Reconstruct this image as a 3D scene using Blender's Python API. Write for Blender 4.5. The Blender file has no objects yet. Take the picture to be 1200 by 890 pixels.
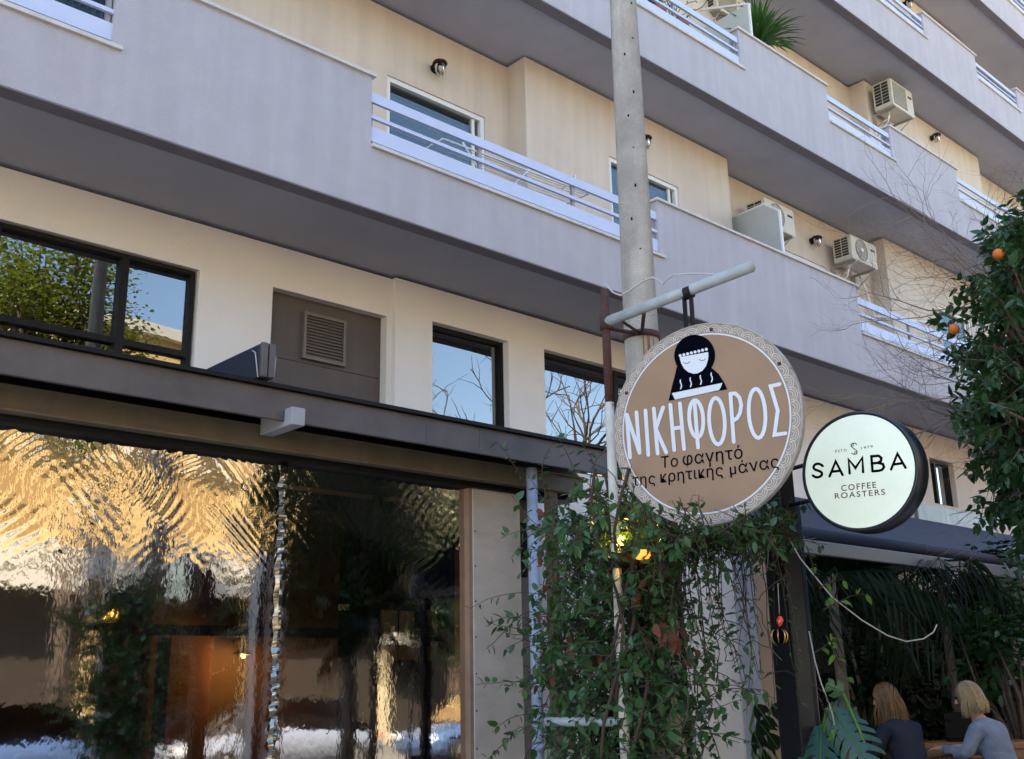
import bpy, bmesh, math, random
import numpy as np
from mathutils import Vector, Matrix
random.seed(7); rnd = random.random
R = math.radians
SC = bpy.context.scene; COL = SC.collection
# ------------------------------------------------------------------ camera
FPX, PITCH, ROLL, YAW = 1251.2, 0.27887, -0.019684, 0.74599
EYE = Vector((0, 0, 1.6))
fw = Vector((math.sin(YAW)*math.cos(PITCH), math.cos(YAW)*math.cos(PITCH), math.sin(PITCH)))
rt = Vector((math.cos(YAW), -math.sin(YAW), 0)); up = rt.cross(fw)
cr, sr = math.cos(ROLL), math.sin(ROLL)
rt, up = rt*cr + up*sr, -rt*sr + up*cr
cam = bpy.data.cameras.new('camera'); camo = bpy.data.objects.new('camera', cam); COL.objects.link(camo)
m3 = Matrix((rt, up, -fw)).transposed()
camo.matrix_world = Matrix.Translation(EYE) @ m3.to_4x4()
cam.sensor_width = 36; cam.lens = 36*FPX/1200; cam.clip_start = 0.05; cam.clip_end = 2000
SC.camera = camo
# ------------------------------------------------------------------ sky, sun, exposure
SUN_EL, SUN_AZ = R(50), R(-50)          # azimuth from +Y towards +X
w = bpy.data.worlds.new('World'); SC.world = w; w.use_nodes = True
nt = w.node_tree; bg = nt.nodes['Background']
sky = nt.nodes.new('ShaderNodeTexSky'); sky.sky_type = 'NISHITA'; sky.sun_disc = False
sky.sun_elevation = SUN_EL; sky.sun_rotation = SUN_AZ; sky.air_density = 1.2; sky.dust_density = .6; sky.ozone_density = 1.5
nt.links.new(sky.outputs[0], bg.inputs[0]); bg.inputs[1].default_value = 0.15
sl = bpy.data.lights.new('sun', 'SUN'); sl.energy = 5.0; sl.angle = R(.5); sl.color = (1, .84, .64)
so = bpy.data.objects.new('sun', sl); COL.objects.link(so)
sd = Vector((math.sin(SUN_AZ)*math.cos(SUN_EL), math.cos(SUN_AZ)*math.cos(SUN_EL), math.sin(SUN_EL)))
so.rotation_euler = sd.to_track_quat('Z', 'Y').to_euler(); so.location = (0, 0, 30)
SC.view_settings.view_transform = 'Standard'; SC.view_settings.look = 'None'
SC.view_settings.gamma = 1; SC.view_settings.exposure = 1.8
SC.cycles.max_bounces = 8; SC.cycles.transparent_max_bounces = 10
# ------------------------------------------------------------------ helpers
def ray(px, py): return fw + rt*((px-600)/FPX) - up*((py-445)/FPX)
def onY(px, py, Y): d = ray(px, py); return EYE + d*(Y/d.y)
def onX(px, py, X): d = ray(px, py); return EYE + d*(X/d.x)
def rng(px, py, r): d = ray(px, py); return EYE + d*(r/math.hypot(d.x, d.y))   # r metres away on plan
def V(*a): return Vector(a)
class MB:
    def __init__(s): s.v = []; s.f = []; s.sm = []
    def quad(s, a, b, c, d): n = len(s.v); s.v += [tuple(a), tuple(b), tuple(c), tuple(d)]; s.f.append((n, n+1, n+2, n+3)); s.sm.append(False); return s
    def poly(s, pts): n = len(s.v); s.v += [tuple(p) for p in pts]; s.f.append(tuple(range(n, n+len(pts)))); s.sm.append(False); return s
    def box(s, x0, x1, y0, y1, z0, z1, M=None):
        n = len(s.v)
        P = [V(x, y, z) for z in (z0, z1) for y in (y0, y1) for x in (x0, x1)]
        if M is not None: P = [M @ p for p in P]
        s.v += [tuple(p) for p in P]
        for q in ((0,2,3,1),(4,5,7,6),(0,1,5,4),(2,6,7,3),(0,4,6,2),(1,3,7,5)): s.f.append(tuple(n+i for i in q)); s.sm.append(False)
        return s
    def rbox(s, x0, x1, y0, y1, z0, z1, b=.01, M=None, seg=2):
        bm = bmesh.new(); bmesh.ops.create_cube(bm, size=1)
        for v in bm.verts: v.co = V(x0+(v.co.x+.5)*(x1-x0), y0+(v.co.y+.5)*(y1-y0), z0+(v.co.z+.5)*(z1-z0))
        bmesh.ops.bevel(bm, geom=bm.edges[:], offset=b, segments=seg, profile=.5, affect='EDGES')
        n = len(s.v); bm.verts.index_update()
        s.v += [tuple(M @ v.co if M is not None else v.co) for v in bm.verts]
        for f in bm.faces: s.f.append(tuple(n+v.index for v in f.verts)); s.sm.append(False)
        bm.free(); return s
    def tube(s, pts, r, n=8, cap=True, sm=True, flat=1.0):
        pts = [Vector(p) for p in pts]
        rs = r if hasattr(r, '__len__') else [r]*len(pts)
        t = (pts[1]-pts[0]).normalized(); u = t.orthogonal().normalized(); base = len(s.v)
        for i, p in enumerate(pts):
            if i == 0: tt = pts[1]-pts[0]
            elif i == len(pts)-1: tt = pts[-1]-pts[-2]
            else: tt = (pts[i+1]-p).normalized()+(p-pts[i-1]).normalized()
            if tt.length < 1e-9: tt = t
            t = tt.normalized(); u = (u - t*u.dot(t))
            u = u.normalized() if u.length > 1e-6 else t.orthogonal().normalized()
            w_ = t.cross(u)
            for k in range(n):
                a = 2*math.pi*k/n; s.v.append(tuple(p + u*(math.cos(a)*rs[i]) + w_*(math.sin(a)*rs[i]*flat)))
        for i in range(len(pts)-1):
            for k in range(n):
                a = base+i*n+k; b = base+i*n+(k+1)%n; s.f.append((a, b, b+n, a+n)); s.sm.append(sm)
        if cap:
            s.f.append(tuple(base+k for k in range(n))[::-1]); s.sm.append(False)
            s.f.append(tuple(base+(len(pts)-1)*n+k for k in range(n))); s.sm.append(False)
        return s
    def lathe(s, prof, M, n=24):
        base = len(s.v)
        for (r_, z) in prof:
            for k in range(n):
                a = 2*math.pi*k/n; s.v.append(tuple(M @ V(r_*math.cos(a), r_*math.sin(a), z)))
        for i in range(len(prof)-1):
            for k in range(n):
                a = base+i*n+k; b = base+i*n+(k+1)%n; s.f.append((a, b, b+n, a+n)); s.sm.append(True)
        return s
    def add(s, vs, fs, M=None, sm=False):
        n = len(s.v); s.v += [tuple(M @ Vector(v)) if M is not None else tuple(v) for v in vs]
        for f in fs: s.f.append(tuple(n+i for i in f)); s.sm.append(sm)
        return s
    def mesh(s, name):
        me = bpy.data.meshes.new(name); me.from_pydata(s.v, [], s.f); me.polygons.foreach_set('use_smooth', s.sm); me.update(); return me
    def build(s, name, mat, parent=None, loc=None, **kw):
        o = bpy.data.objects.new(name, s.mesh(name)); o.data.materials.append(mat); COL.objects.link(o)
        if loc is not None:
            o.data.transform(Matrix.Translation(-Vector(loc))); o.location = loc
        if parent is not None: attach(o, parent)
        for k, v in kw.items(): o[k] = v
        return o
def wm(o):
    m = o.matrix_basis.copy()
    return (wm(o.parent) @ o.matrix_parent_inverse @ m) if o.parent else m
def attach(o, parent):
    o.parent = parent; o.matrix_parent_inverse = wm(parent).inverted()
def empty(name, loc, label, cat, group=None, rz=0):
    o = bpy.data.objects.new(name, None); o.location = loc; o.rotation_euler = (0, 0, rz); o.empty_display_size = .2
    COL.objects.link(o); o['label'] = label; o['category'] = cat
    if group: o['group'] = group
    return o
def tag(o, label, cat, group=None):
    o['label'] = label; o['category'] = cat
    if group: o['group'] = group
    return o
def inst(name, me, M, parent):
    o = bpy.data.objects.new(name, me); COL.objects.link(o); o.parent = parent
    o.matrix_basis = wm(parent).inverted() @ M
    return o
def kids(o): return [c for c in bpy.data.objects if c.parent == o]
def copy_tree(o, parent=None):
    c = o.copy(); COL.objects.link(c)
    if parent: c.parent = parent
    for ch in kids(o): copy_tree(ch, c)
    return c
# ------------------------------------------------------------------ materials
def mat(name, col, rough=.6, metal=0, var=.0, vscale=4, bump=0, bscale=60, col2=None, spots=None, emit=None, estr=0, trans=None, spec=.5, coat=0, stretch=(1,1,1), streak=0, hue=0):
    m = bpy.data.materials.new(name); m.use_nodes = True; n = m.node_tree; N = n.nodes; L = n.links
    b = N['Principled BSDF']; b.inputs['Roughness'].default_value = rough; b.inputs['Metallic'].default_value = metal
    b.inputs['Base Color'].default_value = (*col, 1); b.inputs['Specular IOR Level'].default_value = spec; b.inputs['Coat Weight'].default_value = coat
    tc = N.new('ShaderNodeTexCoord'); mp = N.new('ShaderNodeMapping'); mp.inputs['Scale'].default_value = stretch; L.new(tc.outputs['Object'], mp.inputs[0])
    src = None
    if var or col2:
        nz = N.new('ShaderNodeTexNoise'); nz.inputs['Scale'].default_value = vscale; nz.inputs['Detail'].default_value = 6; nz.inputs['Roughness'].default_value = .65; L.new(mp.outputs[0], nz.inputs[0])
        cr_ = N.new('ShaderNodeValToRGB'); c2 = col2 or tuple(c*(1-var) for c in col); c1 = col if col2 else tuple(min(1, c*(1+var*.6)) for c in col)
        cr_.color_ramp.elements[0].position = .32; cr_.color_ramp.elements[1].position = .68
        cr_.color_ramp.elements[0].color = (*c2, 1); cr_.color_ramp.elements[1].color = (*c1, 1)
        L.new(nz.outputs[0], cr_.inputs[0]); src = cr_.outputs[0]
        mr = N.new('ShaderNodeMapRange'); mr.inputs[3].default_value = rough*.85; mr.inputs[4].default_value = min(1, rough*1.15); L.new(nz.outputs[0], mr.inputs[0]); L.new(mr.outputs[0], b.inputs['Roughness'])
    if streak:      # run-off dirt streaks: vertical
        mp2 = N.new('ShaderNodeMapping'); mp2.inputs['Scale'].default_value = (7, 7, .45); L.new(tc.outputs['Object'], mp2.inputs[0])
        nz2 = N.new('ShaderNodeTexNoise'); nz2.inputs['Scale'].default_value = 1; nz2.inputs['Detail'].default_value = 5; L.new(mp2.outputs[0], nz2.inputs[0])
        r2 = N.new('ShaderNodeValToRGB'); r2.color_ramp.elements[0].position = .42; r2.color_ramp.elements[0].color = (1-streak,)*3+(1,); r2.color_ramp.elements[1].position = .62; r2.color_ramp.elements[1].color = (1, 1, 1, 1)
        L.new(nz2.outputs[0], r2.inputs[0]); mx = N.new('ShaderNodeMix'); mx.data_type = 'RGBA'; mx.blend_type = 'MULTIPLY'; mx.inputs[0].default_value = 1
        if src: L.new(src, mx.inputs[6])
        else: mx.inputs[6].default_value = (*col, 1)
        L.new(r2.outputs[0], mx.inputs[7]); src = mx.outputs[2]
    if spots:
        c3, sc, lo = spots
        vz = N.new('ShaderNodeTexNoise'); vz.inputs['Scale'].default_value = sc; vz.inputs['Detail'].default_value = 8; vz.inputs['Roughness'].default_value = .7; L.new(mp.outputs[0], vz.inputs[0])
        r3 = N.new('ShaderNodeValToRGB'); r3.color_ramp.elements[0].position = lo; r3.color_ramp.elements[1].position = lo+.05; L.new(vz.outputs[0], r3.inputs[0])
        mx = N.new('ShaderNodeMix'); mx.data_type = 'RGBA'; L.new(r3.outputs[0], mx.inputs[0])
        if src: L.new(src, mx.inputs[6])
        else: mx.inputs[6].default_value = (*col, 1)
        mx.inputs[7].default_value = (*c3, 1); src = mx.outputs[2]
    if hue:         # every instance a little different
        oi = N.new('ShaderNodeObjectInfo'); g = N.new('ShaderNodeNewGeometry'); ad = N.new('ShaderNodeMath'); ad.operation = 'ADD'
        L.new(oi.outputs['Random'], ad.inputs[0]); L.new(g.outputs['Random Per Island'], ad.inputs[1])
        fr = N.new('ShaderNodeMath'); fr.operation = 'FRACT'; L.new(ad.outputs[0], fr.inputs[0])
        r4 = N.new('ShaderNodeValToRGB'); e = r4.color_ramp.elements
        e[0].color = (.55, .62, .6, 1); e[1].color = (1.5, 1.45, 1.1, 1); L.new(fr.outputs[0], r4.inputs[0])
        mx = N.new('ShaderNodeMix'); mx.data_type = 'RGBA'; mx.blend_type = 'MULTIPLY'; mx.inputs[0].default_value = hue
        if src: L.new(src, mx.inputs[6])
        else: mx.inputs[6].default_value = (*col, 1)
        L.new(r4.outputs[0], mx.inputs[7]); src = mx.outputs[2]
    if src: L.new(src, b.inputs['Base Color'])
    if bump:
        nb = N.new('ShaderNodeTexNoise'); nb.inputs['Scale'].default_value = bscale; nb.inputs['Detail'].default_value = 4; L.new(mp.outputs[0], nb.inputs[0])
        bp = N.new('ShaderNodeBump'); bp.inputs['Strength'].default_value = bump; bp.inputs['Distance'].default_value = .02; L.new(nb.outputs[0], bp.inputs['Height']); L.new(bp.outputs[0], b.inputs['Normal'])
    if emit: b.inputs['Emission Color'].default_value = (*emit, 1); b.inputs['Emission Strength'].default_value = estr
    if trans:
        tr = N.new('ShaderNodeBsdfTranslucent'); tr.inputs[0].default_value = (*trans, 1); mxs = N.new('ShaderNodeMixShader'); mxs.inputs[0].default_value = .3
        L.new(b.outputs[0], mxs.inputs[1]); L.new(tr.outputs[0], mxs.inputs[2]); L.new(mxs.outputs[0], N['Material Output'].inputs[0])
    return m
def glass(name, tint=(.5,.55,.6), rough=.0, ior=1.5, boost=1.0, wob=.0, wscale=1.5):
    m = bpy.data.materials.new(name); m.use_nodes = True; N = m.node_tree.nodes; L = m.node_tree.links; N.remove(N['Principled BSDF'])
    t = N.new('ShaderNodeBsdfTransparent'); t.inputs[0].default_value = (*tint, 1)
    g = N.new('ShaderNodeBsdfGlossy'); g.inputs['Roughness'].default_value = rough
    f = N.new('ShaderNodeFresnel'); f.inputs[0].default_value = ior
    mu = N.new('ShaderNodeMath'); mu.operation = 'MULTIPLY'; mu.use_clamp = True; mu.inputs[1].default_value = boost; L.new(f.outputs[0], mu.inputs[0])
    mx = N.new('ShaderNodeMixShader'); L.new(mu.outputs[0], mx.inputs[0]); L.new(t.outputs[0], mx.inputs[1]); L.new(g.outputs[0], mx.inputs[2]); L.new(mx.outputs[0], N['Material Output'].inputs[0])
    if wob:
        tc = N.new('ShaderNodeTexCoord'); nz = N.new('ShaderNodeTexNoise'); nz.inputs['Scale'].default_value = wscale; nz.inputs['Detail'].default_value = 1; L.new(tc.outputs['Object'], nz.inputs[0])
        bp = N.new('ShaderNodeBump'); bp.inputs['Strength'].default_value = wob; bp.inputs['Distance'].default_value = .05; L.new(nz.outputs[0], bp.inputs['Height']); L.new(bp.outputs[0], g.inputs['Normal'])
    return m
M = {}
M['stucco'] = mat('grey_stucco', (.535,.505,.545), .9, var=.08, vscale=2.0, bump=.7, bscale=140, streak=.06)
M['drip'] = mat('drip_edge_paint', (.20,.19,.22), .9, var=.1)
M['soffit'] = mat('soffit_paint', (.42,.43,.51), .92, var=.10, vscale=1.1, bump=.2, bscale=90)
M['cream'] = mat('cream_render', (.70,.595,.50), .92, streak=.07, var=.06, vscale=1.3, bump=.35, bscale=110)
M['palewall'] = mat('pale_render', (.84,.78,.73), .92, var=.05, vscale=1.2, bump=.3, bscale=110)
M['coping'] = mat('marble_coping', (.62,.58,.55), .6, var=.15, vscale=9)
M['railblue'] = mat('pale_blue_rail_paint', (.55,.60,.78), .45, var=.05)
M['white'] = mat('white_paint', (.80,.79,.77), .5, var=.04)
M['black'] = mat('black_paint', (.007,.007,.008), .5, spec=.2, var=.2)
M['frame'] = mat('dark_bronze_frame', (.010,.008,.007), .5, spec=.2, var=.3, vscale=12)
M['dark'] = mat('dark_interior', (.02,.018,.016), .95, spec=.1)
M['doorgrey'] = mat('grey_steel_door', (.105,.08,.068), .6, var=.15, vscale=3, streak=.1)
M['vent'] = mat('vent_metal', (.17,.135,.115), .55, var=.1)
M['fascia'] = mat('canopy_steel', (.10,.088,.09), .45, metal=.3, var=.3, vscale=2.2, spots=((.10,.10,.12), 3.5, .66), stretch=(1,1,1))
M['beam'] = mat('canopy_beam_paint', (.17,.135,.09), .5, var=.2, vscale=4, streak=.1)
M['bracket'] = mat('bracket_paint', (.33,.33,.36), .5, var=.1)
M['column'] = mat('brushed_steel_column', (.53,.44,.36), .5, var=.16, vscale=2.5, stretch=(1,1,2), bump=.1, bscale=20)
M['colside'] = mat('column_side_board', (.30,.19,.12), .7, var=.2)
M['pipeblue'] = mat('blue_grey_pipe', (.30,.34,.44), .5, var=.25, vscale=8)
M['brownwall'] = mat('taupe_wall', (.26,.22,.19), .9, var=.1, bump=.2)
M['concrete'] = mat('cast_concrete', (.46,.43,.39), .93, var=.22, vscale=5, bump=.7, bscale=90, streak=.25, spots=((.16,.14,.12), 16, .74))
M['rust'] = mat('rusty_steel', (.075,.03,.024), .85, var=.5, vscale=20, bump=.4, bscale=80, spots=((.35,.13,.04), 9, .62))
M['chip'] = mat('chipped_white_paint', (.60,.56,.48), .55, var=.15, vscale=10, spots=((.14,.055,.03), 5, .60), bump=.3, bscale=50)
M['armp'] = mat('grey_pipe_paint', (.36,.40,.42), .5, var=.2, vscale=9, spots=((.30,.14,.05), 7, .66))
M['signtan'] = mat('tan_sign_face', (.275,.17,.10), .6, var=.14, vscale=3)
M['signband'] = mat('lace_band_print', (.27,.215,.175), .6, var=.05)
M['lace'] = mat('lace_line_print', (.50,.455,.41), .6)
M['letter'] = mat('lettering_white_blue', (.60,.63,.70), .55, var=.05)
M['ink'] = mat('ink_black_print', (.003,.003,.007), .8, spec=.0)
M['sambaface'] = mat('lit_acrylic', (.66,.70,.64), .25, emit=(.80,.95,.76), estr=.13, var=.12, vscale=1.8)
M['sambarim'] = mat('black_lacquer_rim', (.012,.016,.026), .3)
M['brownink'] = mat('brown_print', (.14,.03,.02), .5)
M['navy'] = mat('navy_awning_fabric', (.012,.018,.038), .6, var=.2, vscale=3, bump=.15, bscale=200)
M['awnbar'] = mat('awning_bar_grey', (.13,.125,.14), .5, var=.1)
M['postblack'] = mat('black_steel_post', (.009,.010,.014), .4, spec=.25)
M['track'] = mat('grey_aluminium_track', (.36,.38,.46), .45, var=.1)
M['blind'] = mat('beige_blind', (.45,.33,.25), .9, var=.08)
M['leaf'] = mat('vine_leaf', (.038,.100,.040), .32, hue=.9, trans=(.08,.16,.03))
M['leafyoung'] = mat('young_leaf', (.09,.20,.03), .4, hue=.6, trans=(.2,.35,.05))
M['leafdry'] = mat('dry_leaf', (.15,.05,.035), .7, hue=.6, trans=(.3,.1,.04))
M['stem'] = mat('vine_stem', (.055,.035,.025), .85)
M['oleaf'] = mat('orange_tree_leaf', (.030,.080,.032), .35, hue=.9, trans=(.05,.10,.02))
M['orange'] = mat('orange_peel', (.62,.15,.012), .5, bump=.3, bscale=220)
M['bark'] = mat('bark', (.13,.095,.07), .95, var=.3, vscale=12, bump=.6, bscale=40)
M['twig'] = mat('bare_twig', (.25,.19,.15), .95, var=.3, vscale=10)
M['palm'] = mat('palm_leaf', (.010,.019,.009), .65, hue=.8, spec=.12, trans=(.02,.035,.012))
M['monst'] = mat('split_leaf_green', (.026,.088,.066), .35, var=.25, vscale=8, trans=(.03,.12,.08))
M['yucca'] = mat('yucca_leaf', (.05,.14,.025), .4, hue=.8, trans=(.06,.12,.02))
M['sunleaf'] = mat('street_tree_leaf', (.13,.17,.018), .5, hue=.8, trans=(.3,.36,.04))
M['acwhite'] = mat('aged_ac_casing', (.62,.56,.46), .5, var=.08)
M['acdark'] = mat('grille_dark', (.02,.02,.02), .6)
M['acfan'] = mat('fan_guard', (.22,.18,.12), .5, metal=.3)
M['galv'] = mat('galvanised', (.40,.38,.36), .5, metal=.5, var=.2)
M['frost'] = mat('frosted_panel', (.50,.52,.50), .45, var=.06)
M['bulbglass'] = glass('lamp_glass', (.8,.78,.7), .05, boost=1.5)
M['pane'] = glass('window_glass', (.35,.38,.38), .0, boost=6.5, wob=.04, wscale=1.3)
M['paneup'] = glass('upper_window_glass', (.7,.75,.75), .0, boost=.4)
M['curtain'] = mat('blue_curtain', (.13,.20,.225), .9, var=.7, vscale=5, stretch=(9,9,.1))  # stretched stripes put the light and shade of the pleats into the colour
M['shutter'] = mat('roller_shutter', (.11,.085,.075), .7)
M['asphalt'] = mat('asphalt', (.10,.098,.094), .9, var=.2, vscale=3, bump=.4, bscale=150)
M['paving'] = mat('pavement_slabs', (.42,.39,.34), .85, var=.2, vscale=4, bump=.3)
M['kerb'] = mat('kerb_stone', (.36,.35,.33), .85, var=.2)
M['mark'] = mat('road_paint', (.75,.75,.72), .7, var=.15, vscale=20)
M['oppcream'] = mat('ochre_render', (.88,.62,.27), .9, var=.12, vscale=.8)
M['opppale'] = mat('pale_ochre_render', (.80,.68,.44), .9, var=.1, vscale=.8)
M['oppslab'] = mat('white_slab_render', (.80,.76,.66), .9, var=.1)
M['oppshut'] = mat('tan_wood_shutter', (.52,.33,.13), .7, var=.1)
M['farpave'] = mat('far_pavement_slabs', (.20,.19,.18), .85, var=.2, vscale=4, bump=.3)
M['shopdark'] = mat('shop_dark', (.05,.04,.032), .6)
M['carblue'] = mat('blue_car_paint', (.10,.17,.34), .25, metal=.3, coat=1)
M['carwhite'] = mat('silver_car_paint', (.30,.34,.42), .3, coat=1)
M['tyre'] = mat('tyre_rubber', (.02,.02,.02), .85)
M['carglass'] = glass('car_glass', (.10,.12,.12), .0, boost=2)
M['wood'] = mat('table_wood', (.34,.15,.06), .45, var=.25, vscale=5, stretch=(1,8,8))
M['chairmetal'] = mat('brown_metal', (.05,.035,.028), .35, metal=.5)
M['skin'] = mat('skin', (.55,.32,.23), .55)
M['hairblond'] = mat('blond_hair', (.40,.27,.165), .42, hue=1)
M['hairbrown'] = mat('brown_hair', (.22,.12,.06), .42, hue=1)
M['greyjacket'] = mat('grey_blue_wool', (.20,.24,.33), .95, var=.2, vscale=9, bump=1.0, bscale=16)
M['navyjacket'] = mat('navy_jacket', (.018,.024,.045), .85, var=.2, bump=.3)
M['trouser'] = mat('dark_trousers', (.02,.02,.03), .9)
M['innerwall'] = mat('brown_inner_wall', (.23,.125,.07), .85, var=.4, vscale=1.3, bump=.2)
M['shelfpale'] = mat('pale_board', (.55,.56,.42), .6)
M['cable'] = mat('cable_grey', (.42,.41,.40), .6)
M['red'] = mat('red_glass', (.75,.04,.01), .15, coat=1)
M['gold'] = mat('brass', (.55,.36,.12), .25, metal=.9)
M['lampwarm'] = mat('warm_bulb', (1,.6,.2), .4, emit=(1, .50, .10), estr=9)
M['lamporange'] = mat('orange_lantern', (.85,.25,.04), .4, emit=(1, .28, .03), estr=.7)
M['exit'] = mat('exit_green', (.01,.05,.03), .5); M['exitw'] = mat('exit_letter', (.35,.42,.36), .5, emit=(.7,1,.8), estr=.05)
M['terra'] = mat('terracotta', (.42,.15,.08), .85, var=.15)
M['marblegrey'] = mat('grey_marble_panel', (.20,.23,.27), .3, var=.3, vscale=3, spots=((.45,.47,.5), 2.6, .60), stretch=(3,3,.6))
def film():
    m = bpy.data.materials.new('clear_plastic_film'); m.use_nodes = True; N = m.node_tree.nodes; L = m.node_tree.links; N.remove(N['Principled BSDF'])
    t = N.new('ShaderNodeBsdfTransparent'); t.inputs[0].default_value = (.62,.50,.34,1)
    g = N.new('ShaderNodeBsdfGlossy'); g.inputs['Roughness'].default_value = .03
    f = N.new('ShaderNodeFresnel'); f.inputs[0].default_value = 1.5
    mu = N.new('ShaderNodeMath'); mu.operation = 'MULTIPLY'; mu.use_clamp = True; mu.inputs[1].default_value = 13.0; L.new(f.outputs[0], mu.inputs[0])
    mx = N.new('ShaderNodeMixShader'); L.new(mu.outputs[0], mx.inputs[0]); L.new(t.outputs[0], mx.inputs[1]); L.new(g.outputs[0], mx.inputs[2]); L.new(mx.outputs[0], N['Material Output'].inputs[0])
    tc = N.new('ShaderNodeTexCoord'); nz = N.new('ShaderNodeTexNoise'); nz.inputs['Scale'].default_value = 26; nz.inputs['Detail'].default_value = 2; nz.inputs['Distortion'].default_value = .6
    mp = N.new('ShaderNodeMapping'); mp.inputs['Scale'].default_value = (1.2, 1, .55); L.new(tc.outputs['Object'], mp.inputs[0]); L.new(mp.outputs[0], nz.inputs[0])
    # rippling fades towards the bottom hem, where the sheet hangs taut
    sp = N.new('ShaderNodeSeparateXYZ'); L.new(tc.outputs['Object'], sp.inputs[0])
    mr = N.new('ShaderNodeMapRange'); mr.inputs[1].default_value = 2.1; mr.inputs[2].default_value = 3.0; mr.inputs[3].default_value = .03; mr.inputs[4].default_value = .14; L.new(sp.outputs[2], mr.inputs[0])
    bp = N.new('ShaderNodeBump'); bp.inputs['Distance'].default_value = .006; L.new(mr.outputs[0], bp.inputs['Strength']); L.new(nz.outputs[0], bp.inputs['Height']); L.new(bp.outputs[0], g.inputs['Normal'])
    return m
M['film'] = film()
# ------------------------------------------------------------------ ground
def struct(mb, name, m): o = mb.build(name, m); o['kind'] = 'structure'; return o
struct(MB().box(-200,300,-200,300,-.6,-.02), 'ground', M['paving'])
struct(MB().box(-60,90,-5.0,1.4,-.019,.0), 'road', M['asphalt'])
struct(MB().box(-60,90,1.55,8.2,-.018,.13), 'pavement', M['paving'])
struct(MB().box(-60,90,-9.9,-5.15,-.018,.13), 'far_pavement', M['farpave'])
mb = MB()
for i in range(60): mb.box(-20+i*1.0,-20+i*1.0+.992,1.4,1.548,-.015,.14)
struct(mb, 'kerb', M['kerb'])
mb = MB()
for i in range(60): mb.box(-20+i*1.0,-20+i*1.0+.992,-5.148,-5.0,-.015,.14)
struct(mb, 'far_kerb', M['kerb'])
mb = MB()
for i in range(16): mb.box(-30+i*5,-28+i*5,-1.96,-1.84,.001,.005)
struct(mb, 'road_marking', M['mark'])
# ------------------------------------------------------------------ the apartment building
BLD = empty('apartment_building', (10, 10, 0), 'lavender grey and cream apartment building with long staggered balconies above the shops', 'building')
def grid_wall(x0, x1, z0, z1, y, holes, rev=.18):
    """front skin of a wall with real openings and reveals"""
    mb = MB(); xs = sorted({x0, x1, *[h[0] for h in holes], *[h[1] for h in holes]}); zs = sorted({z0, z1, *[h[2] for h in holes], *[h[3] for h in holes]})
    xs = [x for x in xs if x0 <= x <= x1]; zs = [z for z in zs if z0 <= z <= z1]
    for a, b in zip(xs, xs[1:]):
        for c, d in zip(zs, zs[1:]):
            mx_, mz = (a+b)/2, (c+d)/2
            if any(h[0] < mx_ < h[1] and h[2] < mz < h[3] for h in holes): continue
            mb.quad((a,y,c),(b,y,c),(b,y,d),(a,y,d))
    for h in holes:
        a, b, c, d = h[:4]; mb.quad((a,y,c),(a,y,d),(a,y+rev,d),(a,y+rev,c)); mb.quad((b,y,c),(b,y+rev,c),(b,y+rev,d),(b,y,d))
        mb.quad((a,y,d),(b,y,d),(b,y+rev,d),(a,y+rev,d)); mb.quad((a,y,c),(a,y+rev,c),(b,y+rev,c),(b,y,c))
    return mb
YW, YP, YB = 8.2, 7.9, 7.0
LV = [dict(b=5.56, s=6.17, t=6.85), dict(b=8.66, s=9.35, t=9.93), dict(b=11.64, s=12.32, t=12.81), dict(b=14.36, s=15.05, t=15.6)]
OPEN = [[(-6.5,2.53),(4.84,8.76),(13.04,17.6),(21.5,25.5)], [(2.0,5.2),(8.1,10.68),(12.82,14.64),(16.89,19.3),(23,27)], [(6,9),(14.4,16.44),(18.47,20.27),(24,27)], [(14,17),(20.5,24.5),(28,31)]]
PROT = [(-.7,3.2),(7.6,11.5),(15.8,20.2),(24.2,28.2),(32.5,36.5)]
X0, X1, ZTOP = -7.0, 42.0, 16.3
def window(parent, x0, x1, z0, z1, y, kind='slide', fm=None, name='window', shut=.35, curtain=True):
    f = .055; fm = fm or M['white']
    mb = MB().box(x0,x0+f,y-.03,y+.06,z0,z1).box(x1-f,x1,y-.03,y+.06,z0,z1).box(x0+f,x1-f,y-.03,y+.06,z1-f,z1).box(x0+f,x1-f,y-.03,y+.06,z0,z0+f)
    if kind == 'slide': mb.box(x1-.16,x1-.12,y+.0,y+.055,z0+f,z1-f)
    w_ = mb.build(name, fm, parent)
    MB().box(x0+f,x1-f,y+.02,y+.026,z0+f,z1-f).build('pane', M['paneup'], w_)
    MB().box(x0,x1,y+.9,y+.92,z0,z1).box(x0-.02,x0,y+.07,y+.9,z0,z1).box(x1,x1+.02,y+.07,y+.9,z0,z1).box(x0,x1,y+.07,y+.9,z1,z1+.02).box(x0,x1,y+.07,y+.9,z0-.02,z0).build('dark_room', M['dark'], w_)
    if curtain:
        mbc = MB(); n = 60; pts = [(x0+f+(x1-x0-2*f)*i/n, y+.14+.035*math.sin(i*2.2)) for i in range(n+1)]
        for (a, ya), (b, yb) in zip(pts, pts[1:]): mbc.quad((a,ya,z0),(b,yb,z0),(b,yb,z0+.66*(z1-z0)),(a,ya,z0+.66*(z1-z0)))
        mbc.build('curtain', M['curtain'], w_)
    if shut:
        mbs = MB(); z = z1-f; zb = z1-f-(z1-z0)*shut
        while z > zb: mbs.box(x0+f,x1-f,y+.066,y+.082,z-.043,z-.004); z -= .045
        mbs.build('roller_shutter', M['shutter'], w_)
    return w_
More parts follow.
